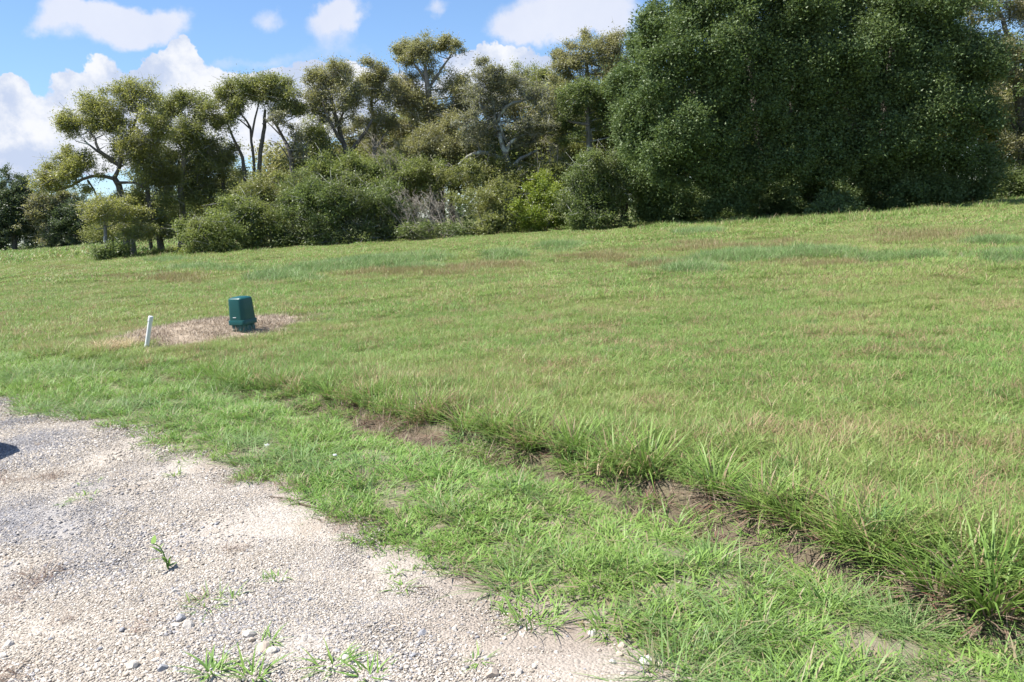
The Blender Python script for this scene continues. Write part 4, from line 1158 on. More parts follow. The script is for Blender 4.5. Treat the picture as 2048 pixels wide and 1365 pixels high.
bl, dr = [], []
for (cx, cy, rx, ry, n, sl) in [(760, 530, 110, 9, 130, -.08), (640, 545, 60, 6, 50, -.05), (1480, 522, 130, 9, 130, -.06), (1640, 514, 70, 6, 60, -.03), (1375, 545, 40, 6, 36, 0), (1115, 500, 40, 5, 40, 0), (1000, 518, 34, 4, 26, 0), (1755, 522, 28, 4, 20, 0),
                                (1850, 522, 26, 4, 20, 0), (2010, 520, 40, 8, 40, -.1), (830, 545, 26, 4, 24, 0), (400, 545, 60, 6, 40, 0), (330, 525, 40, 4, 22, 0), (1980, 490, 30, 8, 22, 0), (560, 560, 50, 6, 26, 0), (1400, 470, 60, 3, 26, 0)]:
    bl.append(drift(cx, cy, rx, ry, n, sl))
for (cx, cy, rx, ry, n, sl) in [(840, 548, 110, 8, 110, -.05), (1000, 538, 50, 5, 36, 0), (350, 560, 120, 8, 60, 0), (120, 540, 100, 6, 40, 0), (1180, 520, 90, 6, 36, 0), (1300, 535, 60, 5, 26, 0), (1650, 535, 90, 6, 36, 0), (150, 555, 90, 6, 30, 0), (1500, 500, 200, 12, 50, 0), (1850, 480, 150, 14, 46, 0)]:
    dr.append(drift(cx, cy, rx, ry, n, sl))
x, y = np.concatenate([b_[0] for b_ in bl]), np.concatenate([b_[1] for b_ in bl])
P, R_, S_, I_ = cloud(x, y, 4, 0, 0.7, 1.15)
scatter('blue_green_grass', blue_p, P, R_, S_ * np.clip(P[:, 1] / 24, 0.6, 1.2), I_, 'drifts of taller bluish green grass across the field')
x, y = np.concatenate([b_[0] for b_ in dr]), np.concatenate([b_[1] for b_ in dr])
P, R_, S_, I_ = cloud(x, y, 4, 0, 0.7, 1.1)
scatter('dry_grass', dry_p, P, R_, S_ * np.clip(P[:, 1] / 24, 0.6, 1.2), I_, 'reddish dry seeding grass in drifts across the field')
# rough fringe of grass and weeds under the edge of the wood
fr_p = [patch('fringe', 260, 0.7, 0.42, 0.022, 'field', 330 + k, lean=0.35, bend=0.6) for k in range(4)]
fx, fy = [], []
edge_px = np.array([(180, 526), (260, 522), (350, 515), (420, 512), (520, 504), (640, 492), (760, 485), (860, 479), (960, 472), (1080, 466), (1190, 462), (1300, 458), (1420, 455), (1540, 450), (1640, 447), (1760, 440), (1860, 430), (1960, 418), (2060, 408), (2200, 398)])
for s in range(420):
    k = RNG.uniform(180, 2200)
    j = np.interp(k, edge_px[:, 0], edge_px[:, 1])
    p_ = gpt(k, j + RNG.normal(-1.0, 2.2)); fx.append(p_[0]); fy.append(p_[1])
P, R_, S_, I_ = cloud(np.array(fx), np.array(fy), 4, 0, 0.7, 1.3)
scatter('fringe_grass', fr_p, P, R_, S_, I_, 'uncut rough grass along the edge of the wood')


# tussocks standing in a row along the bare soil strip
def tussock_mesh(seed, n, L):
    rng = np.random.default_rng(seed)
    b = Bag()
    P = disc(n, 0.07, rng)
    az = np.arctan2(P[:, 1], P[:, 0]) + rng.normal(0, 0.5, n)
    blades(b, P, L, 0.0085, 0.34, 0.90, rng, az=az, seg=3, rlo=0.0, rhi=0.98)
    d = Bag()
    Q = disc(int(n * 0.7), 0.085, rng)
    az = np.arctan2(Q[:, 1], Q[:, 0]) + rng.normal(0, 0.5, len(Q))
    blades(d, Q, L * 0.6, 0.0075, 1.1, 0.55, rng, az=az, seg=3)
    return b.mesh('blades', G['tuss']), d.mesh('dead_blades', G['root'])


tm_ = [tussock_mesh(400 + k, 120, 0.31) for k in range(5)]
G_TUS = 'tussocks along the bare strip'
NTH = ['first', 'second', 'third', 'fourth', 'fifth', 'sixth', 'seventh', 'eighth', 'ninth', 'tenth', 'eleventh', 'twelfth', 'thirteenth', 'fourteenth', 'fifteenth', 'sixteenth', 'seventeenth', 'eighteenth', 'nineteenth']
tus = [(1990, 1225, 1.15, 'stiff broad tussock at the very end of the bare strip by the picture corner'), (1880, 1185, 1.0, None), (1760, 1130, 0.95, 'tussock with pale sprawling blades lying over the dark soil'), (1690, 1100, 1.05, None), (1600, 1060, 1.0, None), (1530, 1035, 1.05, None),
       (1440, 1000, 1.0, None), (1300, 955, 1.1, 'upright tussock with reddish dead blades at its foot above the widest bare soil'), (1230, 945, 0.95, None), (1150, 915, 1.0, None), (1060, 900, 1.05, 'round tussock with dark red dead blades at its foot midway along the strip'), (1000, 880, 1.0, None), (930, 868, 0.95, None),
       (860, 845, 0.95, None), (800, 835, 0.85, None), (730, 815, 0.85, None), (660, 800, 0.8, None), (560, 778, 0.75, None), (430, 755, 0.8, 'small tussock with a brown base at the start of the bare strip')]
for k, (px_, py_, s, lab) in enumerate(tus):
    p_ = gpt(px_, py_ + 6)
    # the root sits just behind the soil strip
    p_ = p_ + np.array([0.0, 0.03])
    E = bpy.data.objects.new('grass_tussock', None); COL.objects.link(E)
    E.location = (p_[0], p_[1], float(hgt(p_[0], p_[1])) - 0.01); E.scale = (s, s, s * RNG.uniform(.9, 1.1)); E.rotation_euler = (0, 0, RNG.uniform(0, 6.28))
    tag(E, lab or '%s long-bladed grass tussock along the bare strip counted from the picture corner' % NTH[k], 'grass tussock', G_TUS)
    link('blades', tm_[k % 5][0], E); link('dead_blades', tm_[k % 5][1], E)

# dead blades lying along the strip
dead_p = []
for k in range(4):
    rng = np.random.default_rng(450 + k); b = Bag()
    blades(b, disc(70, 0.13, rng), 0.13, 0.004, 1.4, 0.1, rng)
    dead_p.append(b.mesh('dead_litter', G['root']))
x, y = uniform(9000, -4.5, 2.4, 2.2, 9)
dd = sdist(DITCH, x, y)
x, y = place(x, y, (np.abs(dd - 0.02) < 0.16) * np.clip(vnoise(x, y, .5, 41) * 1.3 - .25, 0, 1) * np.clip((9 - y) / 2, 0, 1) * 0.42)
P, R_, S_, I_ = cloud(x, y, 4, 0, 0.7, 1.2)
scatter('dead_grass', dead_p, P, R_, S_, I_, 'brown dead grass blades littering the bare soil strip')

# bed of dead stalks round the pedestal
mul_p = []
for k in range(4):
    rng = np.random.default_rng(470 + k); b = Bag()
    blades(b, disc(240, 0.25, rng), 0.075, 0.006, 1.42, 0.05, rng)
    mul_p.append(b.mesh('dead_stalks', G['mulch']))
x, y = uniform(900, -7.5, -2, 10.5, 17)
x, y = place(x, y, (mound_q(x, y) < 1.12 + (vnoise(x, y, 0.5, 6) - 0.5) * 0.5) * 1.0)
P, R_, S_, I_ = cloud(x, y, 4, 0, 0.8, 1.2)
scatter('dead_stalks', mul_p, P, R_, S_, I_, 'pinkish tan bed of cut dead stalks on the mound around the pedestal')
# a few green tufts on the near rim of the bed
# ------------------------------------------------------------------ straw tuft
rng = np.random.default_rng(480); b = Bag()
Pq = disc(420, 0.30, rng); Pq[:, 0] *= 1.1
blades(b, Pq, 0.27, 0.0065, 0.5, 0.8, rng, seg=3)
g_ = gpt(232, 706)
st = link('dry_grass_clump', b.mesh('dry_grass_clump', G['straw']), None, (g_[0], g_[1], float(hgt(*g_))))
tag(st, 'clump of bleached straw-coloured dead grass beside the leaning white pipe', 'dry grass')


# ------------------------------------------------------------------ utility pedestal
def plain_mat(name, col, rough, spec=0.5, grain=0.0, scale=30, dirt=None, dz=None):
    mt, t, out = new_mat(name)
    tcn = t.nodes.new('ShaderNodeTexCoord'); P = tcn.outputs['Object']
    c = mix_c(t, noise(t, P, scale, 5, 0.6), tuple(v * (1 - grain) for v in col), tuple(min(1, v * (1 + grain)) for v in col))
    if dirt:
        c = mix_c(t, math_n(t, 'MULTIPLY', ramp(t, noise(t, P, scale * 0.35, 5, 0.65, (3, 3, 1)), 0.52, 0.72), 0.45), c, dirt)
    p = nn(t, 'ShaderNodeBsdfPrincipled', i_Roughness=rough)
    p.inputs['Specular IOR Level'].default_value = spec
    t.links.new(c, p.inputs['Base Color'])
    b = nn(t, 'ShaderNodeBump', i_Strength=0.12, i_Distance=0.002)
    t.links.new(noise(t, P, 260, 2), b.inputs['Height']); t.links.new(b.outputs[0], p.inputs['Normal'])
    t.links.new(p.outputs[0], out.inputs[0])
    return mt


green = plain_mat('green_plastic', (0.0035, 0.066, 0.064), 0.38, 0.45, 0.10, 12, (0.02, 0.10, 0.095))
green_dirty = plain_mat('weathered_green_plastic', (0.045, 0.125, 0.115), 0.6, 0.35, 0.15, 14, (0.20, 0.19, 0.16))


def rsquare(hs, rad, n=6):
    pts = []
    for q in range(4):
        cx_, cy_ = (hs - rad) * (1 if q in (0, 3) else -1), (hs - rad) * (1 if q in (0, 1) else -1)
        for k in range(n + 1):
            a = math.pi / 2 * (q + k / n)
            pts.append((cx_ + rad * math.cos(a), cy_ + rad * math.sin(a)))
    return np.array(pts)


def loft(levels, name, mat, close=True):
    """levels: (z, half side, corner radius)"""
    rings = [np.column_stack([rsquare(h, r), np.full(28, z)]) for z, h, r in levels]
    V = np.concatenate(rings); F = []
    for i in range(len(levels) - 1):
        for j in range(28):
            F.append([i * 28 + j, i * 28 + (j + 1) % 28, (i + 1) * 28 + (j + 1) % 28, (i + 1) * 28 + j])
    me = bpy.data.meshes.new(name)
    F = [tuple(f) for f in F]
    F.append(tuple(range(27, -1, -1))); F.append(tuple((len(levels) - 1) * 28 + j for j in range(28)))
    me.from_pydata([tuple(v) for v in V], [], F)
    for p_ in me.polygons: p_.use_smooth = len(p_.vertices) == 4
    me.set_sharp_from_angle(angle=math.radians(38))
    me.materials.append(mat)
    return me


pp = gpt(487, 652, 0.16)
PED = bpy.data.objects.new('utility_pedestal', None); COL.objects.link(PED)
PED.location = (pp[0], pp[1], float(hgt(*pp)) + 0.02)
PED.rotation_euler = (0, math.radians(-0.8), math.radians(66)); PED.scale = (1.07, 1.07, 1.00)
tag(PED, 'dark green plastic utility pedestal with a domed lid on the bare mound', 'utility box')
link('base', loft([(-0.05, .128, .04), (0.09, .120, .04), (0.094, .117, .04)], 'base', green_dirty), PED)
link('skirt', loft([(0.082, .146, .05), (0.085, .150, .05), (0.150, .152, .05), (0.154, .150, .05), (0.155, .140, .05)], 'skirt', green), PED)
link('cover', loft([(0.153, .1435, .068), (0.30, .1385, .068), (0.462, .133, .068), (0.470, .1315, .067), (0.478, .128, .064), (0.490, .110, .044), (0.500, .080, .035), (0.506, .045, .02), (0.508, .015, .008)], 'cover', green), PED)


def box_mesh(name, s, mat, bev=0.0):
    import bmesh
    bm = bmesh.new(); bmesh.ops.create_cube(bm, size=1)
    bmesh.ops.scale(bm, vec=s, verts=bm.verts)
    if bev: bmesh.ops.bevel(bm, geom=bm.edges, offset=bev, segments=2, affect='EDGES', profile=0.5)
    me = bpy.data.meshes.new(name); bm.to_mesh(me); bm.free(); me.materials.append(mat)
    return me


whitep = plain_mat('white_plastic', (0.68, 0.70, 0.70), 0.4, 0.5, 0.03, 14, (0.62, 0.62, 0.58))
# the label strip and ribs on the two faces turned to the road
lab = link('label_strip', box_mesh('label_strip', (0.003, 0.058, 0.010), whitep, 0.001), PED, (-0.1435, 0.015, 0.200))
for k, (lx, a) in enumerate([(-0.06, 0), (0.05, 0)]):
    r_ = link('base_rib', box_mesh('base_rib', (0.035, 0.02, 0.075), green_dirty, 0.004), PED, (lx, -0.128, 0.035))
for ly in (-0.06, 0.05):
    r_ = link('base_rib', box_mesh('base_rib', (0.02, 0.035, 0.075), green_dirty, 0.004), PED, (-0.128, ly, 0.035))

# ------------------------------------------------------------------ leaning white pipe
gp = gpt(292, 701, 0.02)
PIPE = bpy.data.objects.new('plastic_pipe', None); COL.objects.link(PIPE)
PIPE.location = (gp[0], gp[1], float(hgt(*gp)) - 0.03)
PIPE.rotation_euler = (math.radians(2), math.radians(14.5), 0.3)
tag(PIPE, 'short white plastic standpipe leaning at the end of the bare mound', 'pipe')


def cyl(name, z0, z1, r0_, r1_, mat, dome=False):
    n = 24; rings = [(z0, r0_), (z1, r1_)]
    if dome: rings = [(z0, r0_), (z1 - 0.02, r1_), (z1 - 0.008, r1_ * .93), (z1 - .002, r1_ * .75), (z1, r1_ * .4)]
    V, F = [], []
    for z, r_ in rings: V += [(r_ * math.cos(2 * math.pi * k / n), r_ * math.sin(2 * math.pi * k / n), z) for k in range(n)]
    for i in range(len(rings) - 1): F += [(i * n + k, i * n + (k + 1) % n, (i + 1) * n + (k + 1) % n, (i + 1) * n + k) for k in range(n)]
    F += [tuple(range(n - 1, -1, -1)), tuple((len(rings) - 1) * n + k for k in range(n))]
    me = bpy.data.meshes.new(name); me.from_pydata(V, [], F)
    for p_ in me.polygons: p_.use_smooth = len(p_.vertices) == 4
    me.set_sharp_from_angle(angle=math.radians(40))
    me.materials.append(mat)
    return me


link('pipe', cyl('pipe', -0.05, 0.45, 0.030, 0.030, whitep), PIPE)
link('cap', cyl('cap', 0.43, 0.505, 0.0345, 0.0345, whitep, True), PIPE)
link('coupling', cyl('coupling', 0.0, 0.09, 0.0335, 0.0335, whitep), PIPE)

# ------------------------------------------------------------------ gravel
ICO_V = []
ph = (1 + 5 ** .5) / 2
for a_, b_ in ((1, ph), (-1, ph), (1, -ph), (-1, -ph)):
    ICO_V += [(0, a_, b_), (a_, b_, 0), (b_, 0, a_)]
ICO_V = np.array(ICO_V) / math.sqrt(1 + ph * ph)


def hull_faces(V):
    F = []
    n = len(V)
    for i in range(n):
        for j in range(i + 1, n):
            for k in range(j + 1, n):
                nr = np.cross(V[j] - V[i], V[k] - V[i])
                s = (V - V[i]) @ nr
                if (s < 1e-9).all(): F.append((i, j, k))
                elif (s > -1e-9).all(): F.append((i, k, j))
    return np.array(F)


ICO_F = hull_faces(ICO_V)
STONE = stone_mat(); LIME = white_stone_mat()


def pebble_patch(seed, n, rad, lo, hi):
    rng = np.random.default_rng(seed); b = Bag()
    P = disc(n, rad, rng)
    sz = lo + (hi - lo) * rng.uniform(0, 1, n) ** 2.2
    V = ICO_V[None] * (1 + rng.normal(0, 0.24, (n, 12, 1)))
    V = V * np.stack([np.ones(n), rng.uniform(.6, 1, n), rng.uniform(.32, .6, n)], 1)[:, None] * (sz / 2)[:, None, None]
    a = rng.uniform(0, 6.28, n); ca, sa = np.cos(a), np.sin(a)
    tl = rng.normal(0, 0.3, n)
    V[..., 2] += V[..., 0] * tl[:, None]
    x_, y_ = V[..., 0].copy(), V[..., 1].copy()
    V[..., 0], V[..., 1] = x_ * ca[:, None] - y_ * sa[:, None], x_ * sa[:, None] + y_ * ca[:, None]
    V += P[:, None]; V[..., 2] += (sz * 0.08)[:, None]
    T = np.arange(n)[:, None, None] * 12 + ICO_F[None]
    b.add(V.reshape(-1, 3), T.reshape(-1, 3), np.repeat(rng.uniform(0, 1, n), 12))
    return b.mesh('pebbles', STONE)


peb = [pebble_patch(500 + k, 640, 0.20, 0.0035, 0.0115) for k in range(6)] + [pebble_patch(510 + k, 250, 0.20, 0.006, 0.021) for k in range(3)] + [pebble_patch(520 + k, 900, 0.34, 0.006, 0.020) for k in range(4)]
sets = []
x, y = uniform(4600, -7, 1.3, 2.2, 7.0)
dg = sdist(GRAVEL_EDGE, x, y)
dirt = vnoise(x, y, 0.6, 51)
rim = 0.10 + 0.30 * np.clip((4.6 - y) / 1.6, 0, 1)
dens = np.clip((-dg - rim * 0.3 + (dirt - .5) * .3) / (rim + 0.15), 0.0, 1) * np.clip(1.1 - np.clip((dirt - .47) * 4, 0, 1) * .85, 0.2, 1)
x, y = place(x, y, (in_view(x, y, 0.9) & (dg < -0.02)) * np.clip(dens, 0.03, 1))
c_ = list(cloud(x, y, 6, 0, 0.7, 1.25, 0.0)); u = RNG.uniform(0, 1, len(x))
big = u < np.clip(0.04 + 0.16 * (x < -1.2) + 0.16 * (y < 3.3), 0, .5)
c_[3] = np.where(big, 6 + RNG.integers(0, 3, len(x)), c_[3])
c_[0][:, 2] = road_z(x, y)
sets.append(tuple(c_))
x, y = uniform(1500, -11, -1, 6.2, 12)
dg = sdist(GRAVEL_EDGE, x, y)
x, y = place(x, y, (in_view(x, y, 0.9) & (dg < -0.1)) * 1.0)
c_ = list(cloud(x, y, 4, 9, 0.8, 1.2, 0.0)); c_[0][:, 2] = road_z(x, y)
sets.append(tuple(c_))
P, R_, S_, I_ = stack(sets)
print('gravel patches', len(P))
scatter('loose_gravel', peb, P, R_, S_, I_, 'tan and bluish crushed stone strewn over the road', ROAD)


def stone_mesh(seed):
    import bmesh
    rng = np.random.default_rng(seed)
    bm = bmesh.new(); bmesh.ops.create_icosphere(bm, subdivisions=2, radius=0.5)
    dirs = rng.normal(0, 1, (16, 3)); dirs /= np.linalg.norm(dirs, axis=1)[:, None]
    cut = rng.uniform(0.27, 0.42, 16)
    for v in bm.verts:
        p = np.array(v.co)
        for d_, c0 in zip(dirs, cut):
            e = p @ d_ - c0
            if e > 0: p = p - d_ * e
        v.co = Vector(p * np.array([1.1, 0.9, 0.74]) + rng.normal(0, 0.008, 3))
    bm.normal_update()
    me = bpy.data.meshes.new('stone'); bm.to_mesh(me); bm.free()
    me.materials.append(LIME)
    return me


st_m = [stone_mesh(600 + k) for k in range(8)]
fixed = [(1298, 1338, 34), (1322, 1343, 24), (1245, 1300, 20), (1185, 1272, 22), (500, 1282, 26), (362, 1250, 24), (378, 1262, 28), (352, 1262, 18), (690, 1326, 24), (845, 1276, 20), (530, 1308, 30), (545, 1315, 22), (268, 1345, 24), (325, 1350, 22), (322, 1322, 18), (226, 1268, 14), (246, 1272, 14),
         (415, 1152, 12), (378, 1130, 16), (352, 1192, 14), (505, 1292, 16), (610, 1285, 14), (565, 1290, 14), (730, 1172, 12), (910, 1270, 14), (880, 1292, 14), (945, 1284, 12), (985, 1360, 30), (1040, 1357, 18), (1010, 1285, 12), (555, 1312, 14), (470, 1255, 12), (240, 1300, 12), (430, 1235, 12), (20, 1300, 18), (8, 1325, 16)]
cnt = 0
for (px_, py_, s) in fixed:
    g_ = gpt(px_, py_); d_ = math.hypot(g_[0], g_[1] + 0) ; sz = s * math.sqrt(d_ * d_ + 2.5) / FPX
    o = link('stone', st_m[cnt % 8], ROAD, (g_[0], g_[1], float(road_z(*g_)) + sz * 0.10))
    o.scale = (sz, sz, sz); o.rotation_euler = (RNG.normal(0, .2), RNG.normal(0, .2), RNG.uniform(0, 6.28)); cnt += 1
while cnt < 230:
    px_, py_ = RNG.uniform(-20, 1330), 1365 - 330 * RNG.uniform(0, 1) ** 1.5
    g_ = gpt(px_, py_)
    if sdist(GRAVEL_EDGE, np.array([g_[0]]), np.array([g_[1]]))[0] > -0.12: continue
    sz = 0.013 + 0.017 * RNG.uniform(0, 1) ** 2.5
    o = link('stone', st_m[cnt % 8], ROAD, (g_[0], g_[1], float(road_z(*g_)) + sz * 0.06))
    o.scale = (sz, sz, sz); o.rotation_euler = (RNG.normal(0, .25), RNG.normal(0, .25), RNG.uniform(0, 6.28)); cnt += 1

# ------------------------------------------------------------------ weeds growing in the gravel
G_W = 'weed tufts in the gravel'


def tuft_mesh(seed, n, rad, L, W, lean):
    rng = np.random.default_rng(seed); b = Bag()
    P = disc(n, rad, rng)
    blades(b, P, L, W, lean, 0.7, rng, az=np.arctan2(P[:, 1], P[:, 0]) + rng.normal(0, .7, n), seg=3, rhi=0.84)
    return b.mesh('grass_tuft', G['verge'])


for k, (px_, py_, n, rad, L, W, lean, lab) in enumerate([
        (430, 1356, 40, 0.045, 0.105, 0.008, 0.75, 'splayed green grass tuft at the bottom edge of the gravel with pale stones above it'),
        (508, 1364, 28, 0.04, 0.12, 0.008, 0.6, 'upright broad-bladed grass tuft at the bottom edge between two splayed tufts'),
        (668, 1342, 36, 0.06, 0.085, 0.007, 0.9, 'ragged grass tuft low in the gravel beside a white stone'),
        (740, 1362, 20, 0.05, 0.09, 0.008, 0.9, 'small tuft cut off by the bottom edge of the picture'),
        (415, 1218, 46, 0.085, 0.085, 0.005, 1.0, 'thin wiry grass patch in the middle of the gravel'),
        (465, 1205, 12, 0.03, 0.08, 0.005, 0.9, 'tiny sprig beside the wiry grass patch'),
        (540, 1292, 14, 0.03, 0.08, 0.006, 0.8, 'tiny tuft above the cluster of white stones'),
        (550, 1168, 22, 0.05, 0.06, 0.006, 1.0, 'flat little weed on the tan gravel alone'),
        (330, 915, 60, 0.14, 0.07, 0.006, 1.0, 'creeping green patch on the gravel close to the grass edge'),
        (295, 900, 40, 0.10, 0.07, 0.006, 1.0, 'smaller creeping patch uphill of the green patch on the gravel'),
        (395, 928, 60, 0.13, 0.08, 0.006, 0.9, 'creeping runner of grass joining the gravel to the grass edge'),
        (350, 958, 22, 0.04, 0.07, 0.006, 0.8, 'small bright tuft alone below the creeping patches'),
        (170, 1000, 34, 0.09, 0.05, 0.005, 1.0, 'faint low weed patch near the left side of the gravel'),
        (180, 972, 20, 0.08, 0.04, 0.005, 1.0, 'sparse sprigs above the faint low weed patch'),
        (128, 1012, 16, 0.04, 0.05, 0.006, 0.9, 'tiny weed beside the faint low weed patch'),
        (805, 1185, 22, 0.05, 0.06, 0.006, 0.9, 'small weed on the bare soil near the grass edge'),
        (790, 1150, 16, 0.04, 0.06, 0.006, 0.9, 'sprig of grass on the soil above a small weed'),
        (590, 1012, 20, 0.05, 0.07, 0.005, 0.9, 'thin tuft on the grey soil by the dark stick'),
        (960, 1330, 14, 0.03, 0.06, 0.006, 0.9, 'tiny weed on the dirt near the road edge bottom'),
        (1225, 1265, 40, 0.07, 0.10, 0.007, 0.8, 'leafy tuft rooted on the bare dirt corner')]):
    g_ = gpt(px_, py_)
    o = link('grass_tuft', tuft_mesh(700 + k, n, rad, L, W, lean), None, (g_[0], g_[1], max(float(road_z(*g_)), float(hgt(*g_))) - 0.002))
    tag(o, lab, 'weed', G_W)

# the single upright broad-leaved weed
g_ = gpt(338, 1146)
WEED = bpy.data.objects.new('broadleaf_weed', None); COL.objects.link(WEED)
WEED.location = (g_[0], g_[1], float(road_z(*g_))); tag(WEED, 'single upright broad-leaved weed with a bent stem growing in the gravel', 'weed')
b = Bag(); tube(b, *smooth_line([(0, 0, -.01), (-.01, 0, .06), (-.03, .01, .11), (-.06, .0, .135)], [.004, .0035, .003, .002], .02), 5, 0.3)
link('stem', b.mesh('stem', G['verge']), WEED)
rng = np.random.default_rng(712)
for k, (x_, y_, z_, L_) in enumerate([(0, 0, .01, .06), (.01, 0, .02, .065), (-.01, .01, .03, .06), (0, -.01, .015, .055), (-.02, 0, .08, .05), (-.03, .01, .105, .055), (-.055, 0, .13, .045), (-.01, 0, .05, .05)]):
    lb = Bag(); blades(lb, np.array([[x_, y_, z_]]), L_ * 1.5, 0.026, 0.8, 0.6, rng, az=np.array([k * 2.4]), seg=3, rlo=.2, rhi=.5)
    link('leaf', lb.mesh('leaf', G['verge']), WEED)

# dark sticks and roots on the bare soil
wood = plain_mat('dead_twig', (0.10, 0.075, 0.055), 0.9, 0.2, 0.3, 60)
for (a, b_, lab) in [((655, 1022), (685, 1014), 'thick dark twig lying at the end of the bare grey soil'), ((595, 1015), (650, 1024), 'thin curved brown stem joining the thick dark twig'), ((540, 1000), (580, 1006), 'thin brown runner lying across the pale gravel edge'),
                    ((950, 1168), (905, 1145), 'thin root on the bare soil below the green runners'), ((1065, 1190), (1100, 1196), 'short dark twig under the grass at the dirt corner'), ((835, 1185), (865, 1183), 'small brown twig beside the weed on soil')]:
    p0, p1 = gpt(*a), gpt(*b_)
    z0 = max(float(road_z(*p0)), float(hgt(*p0))); z1 = max(float(road_z(*p1)), float(hgt(*p1)))
    c0 = np.array([p0[0], p0[1], z0 + .006]); c1 = np.array([p1[0], p1[1], z1 + .006]); le = np.linalg.norm(c1 - c0)
    bb = Bag(); mid = (c0 + c1) / 2 + np.array([RNG.normal(0, .12) * le, RNG.normal(0, .12) * le, .004])
    th_ = 0.007 if 'thick' in lab else 0.0035
    tube(bb, *smooth_line(np.array([c0, mid, c1]) - c0, [th_, th_ * .85, th_ * .5], .02), 6)
    o = link('twig', bb.mesh('twig', wood, True), None, tuple(c0)); tag(o, lab, 'twig', 'twigs on the soil')

# scraps of white litter in the grass
rng = np.random.default_rng(733)
for (px_, py_, sz, lab) in [(535, 908, 0.035, 'small white paper scrap in the grass just above the gravel edge'), (672, 932, 0.028, 'pale crumpled scrap in the low grass right of the paper scrap'), (1853, 523, 0.14, 'tiny white speck of litter far out in the field')]:
    g_ = gpt(px_, py_)
    n_ = 5; xs_ = np.linspace(-.5, .5, n_); X_, Y_ = np.meshgrid(xs_, xs_)
    V = np.stack([X_ * sz, Y_ * sz * .7, sz * .35 * rng.uniform(0, 1, X_.shape)], -1).reshape(-1, 3)
    F = [(i * n_ + j, i * n_ + j + 1, (i + 1) * n_ + j + 1, (i + 1) * n_ + j) for i in range(n_ - 1) for j in range(n_ - 1)]
    me = bpy.data.meshes.new('litter'); me.from_pydata(V.tolist(), [], F); me.materials.append(whitep)
    sl = me; o = link('litter_scrap', me, None, (g_[0], g_[1], float(hgt(*g_)) + (0.06 if py_ < 1300 else .05)))
    md = o.modifiers.new('thickness', 'SOLIDIFY'); md.thickness = 0.002
    o.rotation_euler = (0.5, 0.2, 1.0)
    tag(o, lab, 'litter', 'scraps of litter')

# dark litter and runners along the line where grass meets gravel, and scattered on the soil
x, y = uniform(14000, -8, 1.2, 2.3, 10)
dg = sdist(GRAVEL_EDGE, x, y)
x, y = place(x, y, np.where(np.abs(dg + 0.02) < 0.17, 1, 0) * np.clip(vnoise(x, y, .4, 45) * 1.6 - .35, 0, 1) * np.clip(1.1 - np.abs(dg + 0.02) / 0.17, 0, 1) * 0.28)
x2, y2 = uniform(2600, -5, 1.0, 2.4, 6.5)
x2, y2 = place(x2, y2, ((sdist(GRAVEL_EDGE, x2, y2) < -0.15) & in_view(x2, y2, .3)) * np.clip((vnoise(x2, y2, 0.45, 71) - 0.66) * 3.5, 0, 1) * 0.35)
x, y = np.concatenate([x, x2]), np.concatenate([y, y2])
P, R_, S_, I_ = cloud(x, y, 4, 0, 0.35, 0.8); P[:, 2] = np.maximum(P[:, 2], road_z(x, y)) + 0.002
scatter('edge_litter', dead_p, P, R_, S_, I_, 'thin brown dead runners along the edge of the gravel')
# fine pebbles washed onto the bare soil
x, y = uniform(5000, -3, 2.4, 2.2, 7)
dg = sdist(GRAVEL_EDGE, x, y)
x, y = place(x, y, ((dg > -0.05) & (dg < 0.9) & in_view(x, y, .6)) * soil_mask(x, y) * 0.6)
cr_p = []
for k in range(3):
    cr_p.append(pebble_patch(540 + k, 60, 0.13, 0.003, 0.011))
P, R_, S_, I_ = cloud(x, y, 3, 0, 0.8, 1.2, 0.0)
scatter('soil_crumbs', cr_p, P, R_, S_, I_, 'small pebbles and crumbs washed onto the bare soil')

# ------------------------------------------------------------------ the parked car just outside the frame whose shadow falls on the gravel
paint = plain_mat('car_paint', (0.16, 0.17, 0.19), 0.3, 0.5, 0.02, 3)
glassy = plain_mat('car_glass', (0.012, 0.014, 0.016), 0.08, 0.6)
rubber = plain_mat('tyre_rubber', (0.02, 0.02, 0.02), 0.85, 0.2)
alloy = plain_mat('wheel_rim', (0.45, 0.45, 0.46), 0.35, 0.5)
lampm = plain_mat('lamp_cover', (0.7, 0.7, 0.7), 0.12, 0.6)


def loft_x(secs, name, mat):
    """secs: (x back from the nose, half width, bottom, top); rounded cross-sections"""
    n = 24; V, F = [], []
    for dx, hw, zb, zt in secs:
        for k in range(n):
            a = 2 * math.pi * k / n
            c_, s_ = math.cos(a), math.sin(a)
            V.append((-dx, hw * math.copysign(abs(c_) ** 0.45, c_), (zb + zt) / 2 + (zt - zb) / 2 * math.copysign(abs(s_) ** 0.5, s_)))
    for i in range(len(secs) - 1): F += [(i * n + k, (i + 1) * n + k, (i + 1) * n + (k + 1) % n, i * n + (k + 1) % n) for k in range(n)]
    F += [tuple(range(n)), tuple((len(secs) - 1) * n + k for k in range(n - 1, -1, -1))]
    me = bpy.data.meshes.new(name); me.from_pydata(V, [], F)
    for p_ in me.polygons: p_.use_smooth = True
    me.set_sharp_from_angle(angle=math.radians(50)); me.materials.append(mat)
    return me


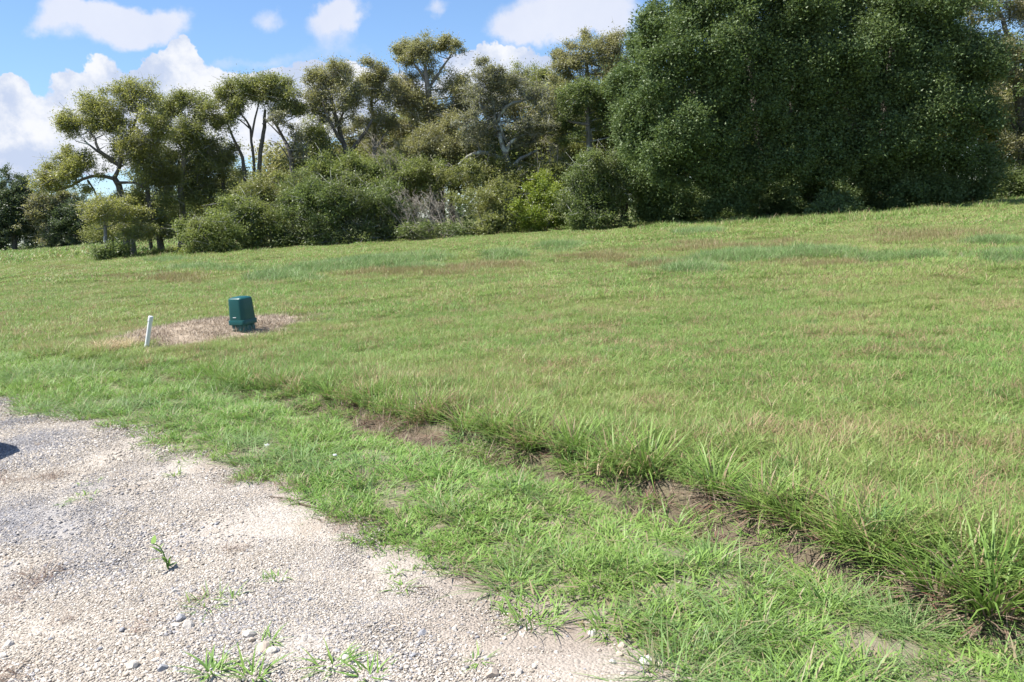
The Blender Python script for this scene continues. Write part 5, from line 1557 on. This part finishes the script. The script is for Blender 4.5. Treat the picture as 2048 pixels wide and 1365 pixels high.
CAR = bpy.data.objects.new('parked_car', None); COL.objects.link(CAR)
CAR.location = (-4.50, 5.62, 0.0); CAR.rotation_euler = (0, 0, math.radians(-24))
tag(CAR, 'grey car parked on the gravel whose rounded nose casts the dark shadow', 'car')
link('body', loft_x([(0, .36, .42, .74), (.03, .52, .36, .86), (.10, .64, .30, .93), (.26, .75, .28, .97), (.55, .81, .26, .99), (1.2, .87, .25, 1.03), (3.0, .87, .25, 1.06), (3.9, .85, .28, 1.06), (4.2, .75, .34, 1.0), (4.26, .6, .45, .9)], 'body', paint), CAR)
link('window', loft_x([(1.15, .70, .98, 1.06), (1.45, .70, .98, 1.28), (1.85, .69, .98, 1.49), (3.3, .68, .98, 1.51), (3.8, .67, .98, 1.36), (4.12, .64, .98, 1.08)], 'window', glassy), CAR)
link('roof', loft_x([(1.75, .60, 1.44, 1.49), (1.95, .66, 1.44, 1.535), (3.2, .66, 1.44, 1.55), (3.5, .60, 1.42, 1.48)], 'roof', paint), CAR)
for sx in (0.85, 3.45):
    for sy in (-1, 1):
        bb = Bag()
        tube(bb, np.array([(-sx, sy * .66, .31), (-sx, sy * .70, .31), (-sx, sy * .83, .31), (-sx, sy * .87, .31)]), np.array([.27, .31, .31, .28]), 24)
        wh = link('wheel', bb.mesh('wheel', rubber, True), CAR)
        bb = Bag(); tube(bb, np.array([(-sx, sy * .80, .31), (-sx, sy * .885, .31)]), np.array([.20, .18]), 16)
        link('rim', bb.mesh('rim', alloy), wh)
for sy in (-1, 1):
    o = link('headlight', box_mesh('headlight', (0.16, 0.26, 0.11), lampm, 0.03), CAR, (-.19, sy * .56, .76)); o.rotation_euler = (0, 0, -sy * 0.5)
    o = link('wing_mirror', box_mesh('wing_mirror', (0.10, 0.20, 0.13), paint, 0.03), CAR, (-1.5, sy * .92, 1.08))
link('grille', box_mesh('grille', (0.06, 0.56, 0.13), rubber, 0.015), CAR, (-.015, 0, .66))
link('bumper', box_mesh('bumper', (0.16, 1.20, 0.15), paint, 0.04), CAR, (-.06, 0, .44))
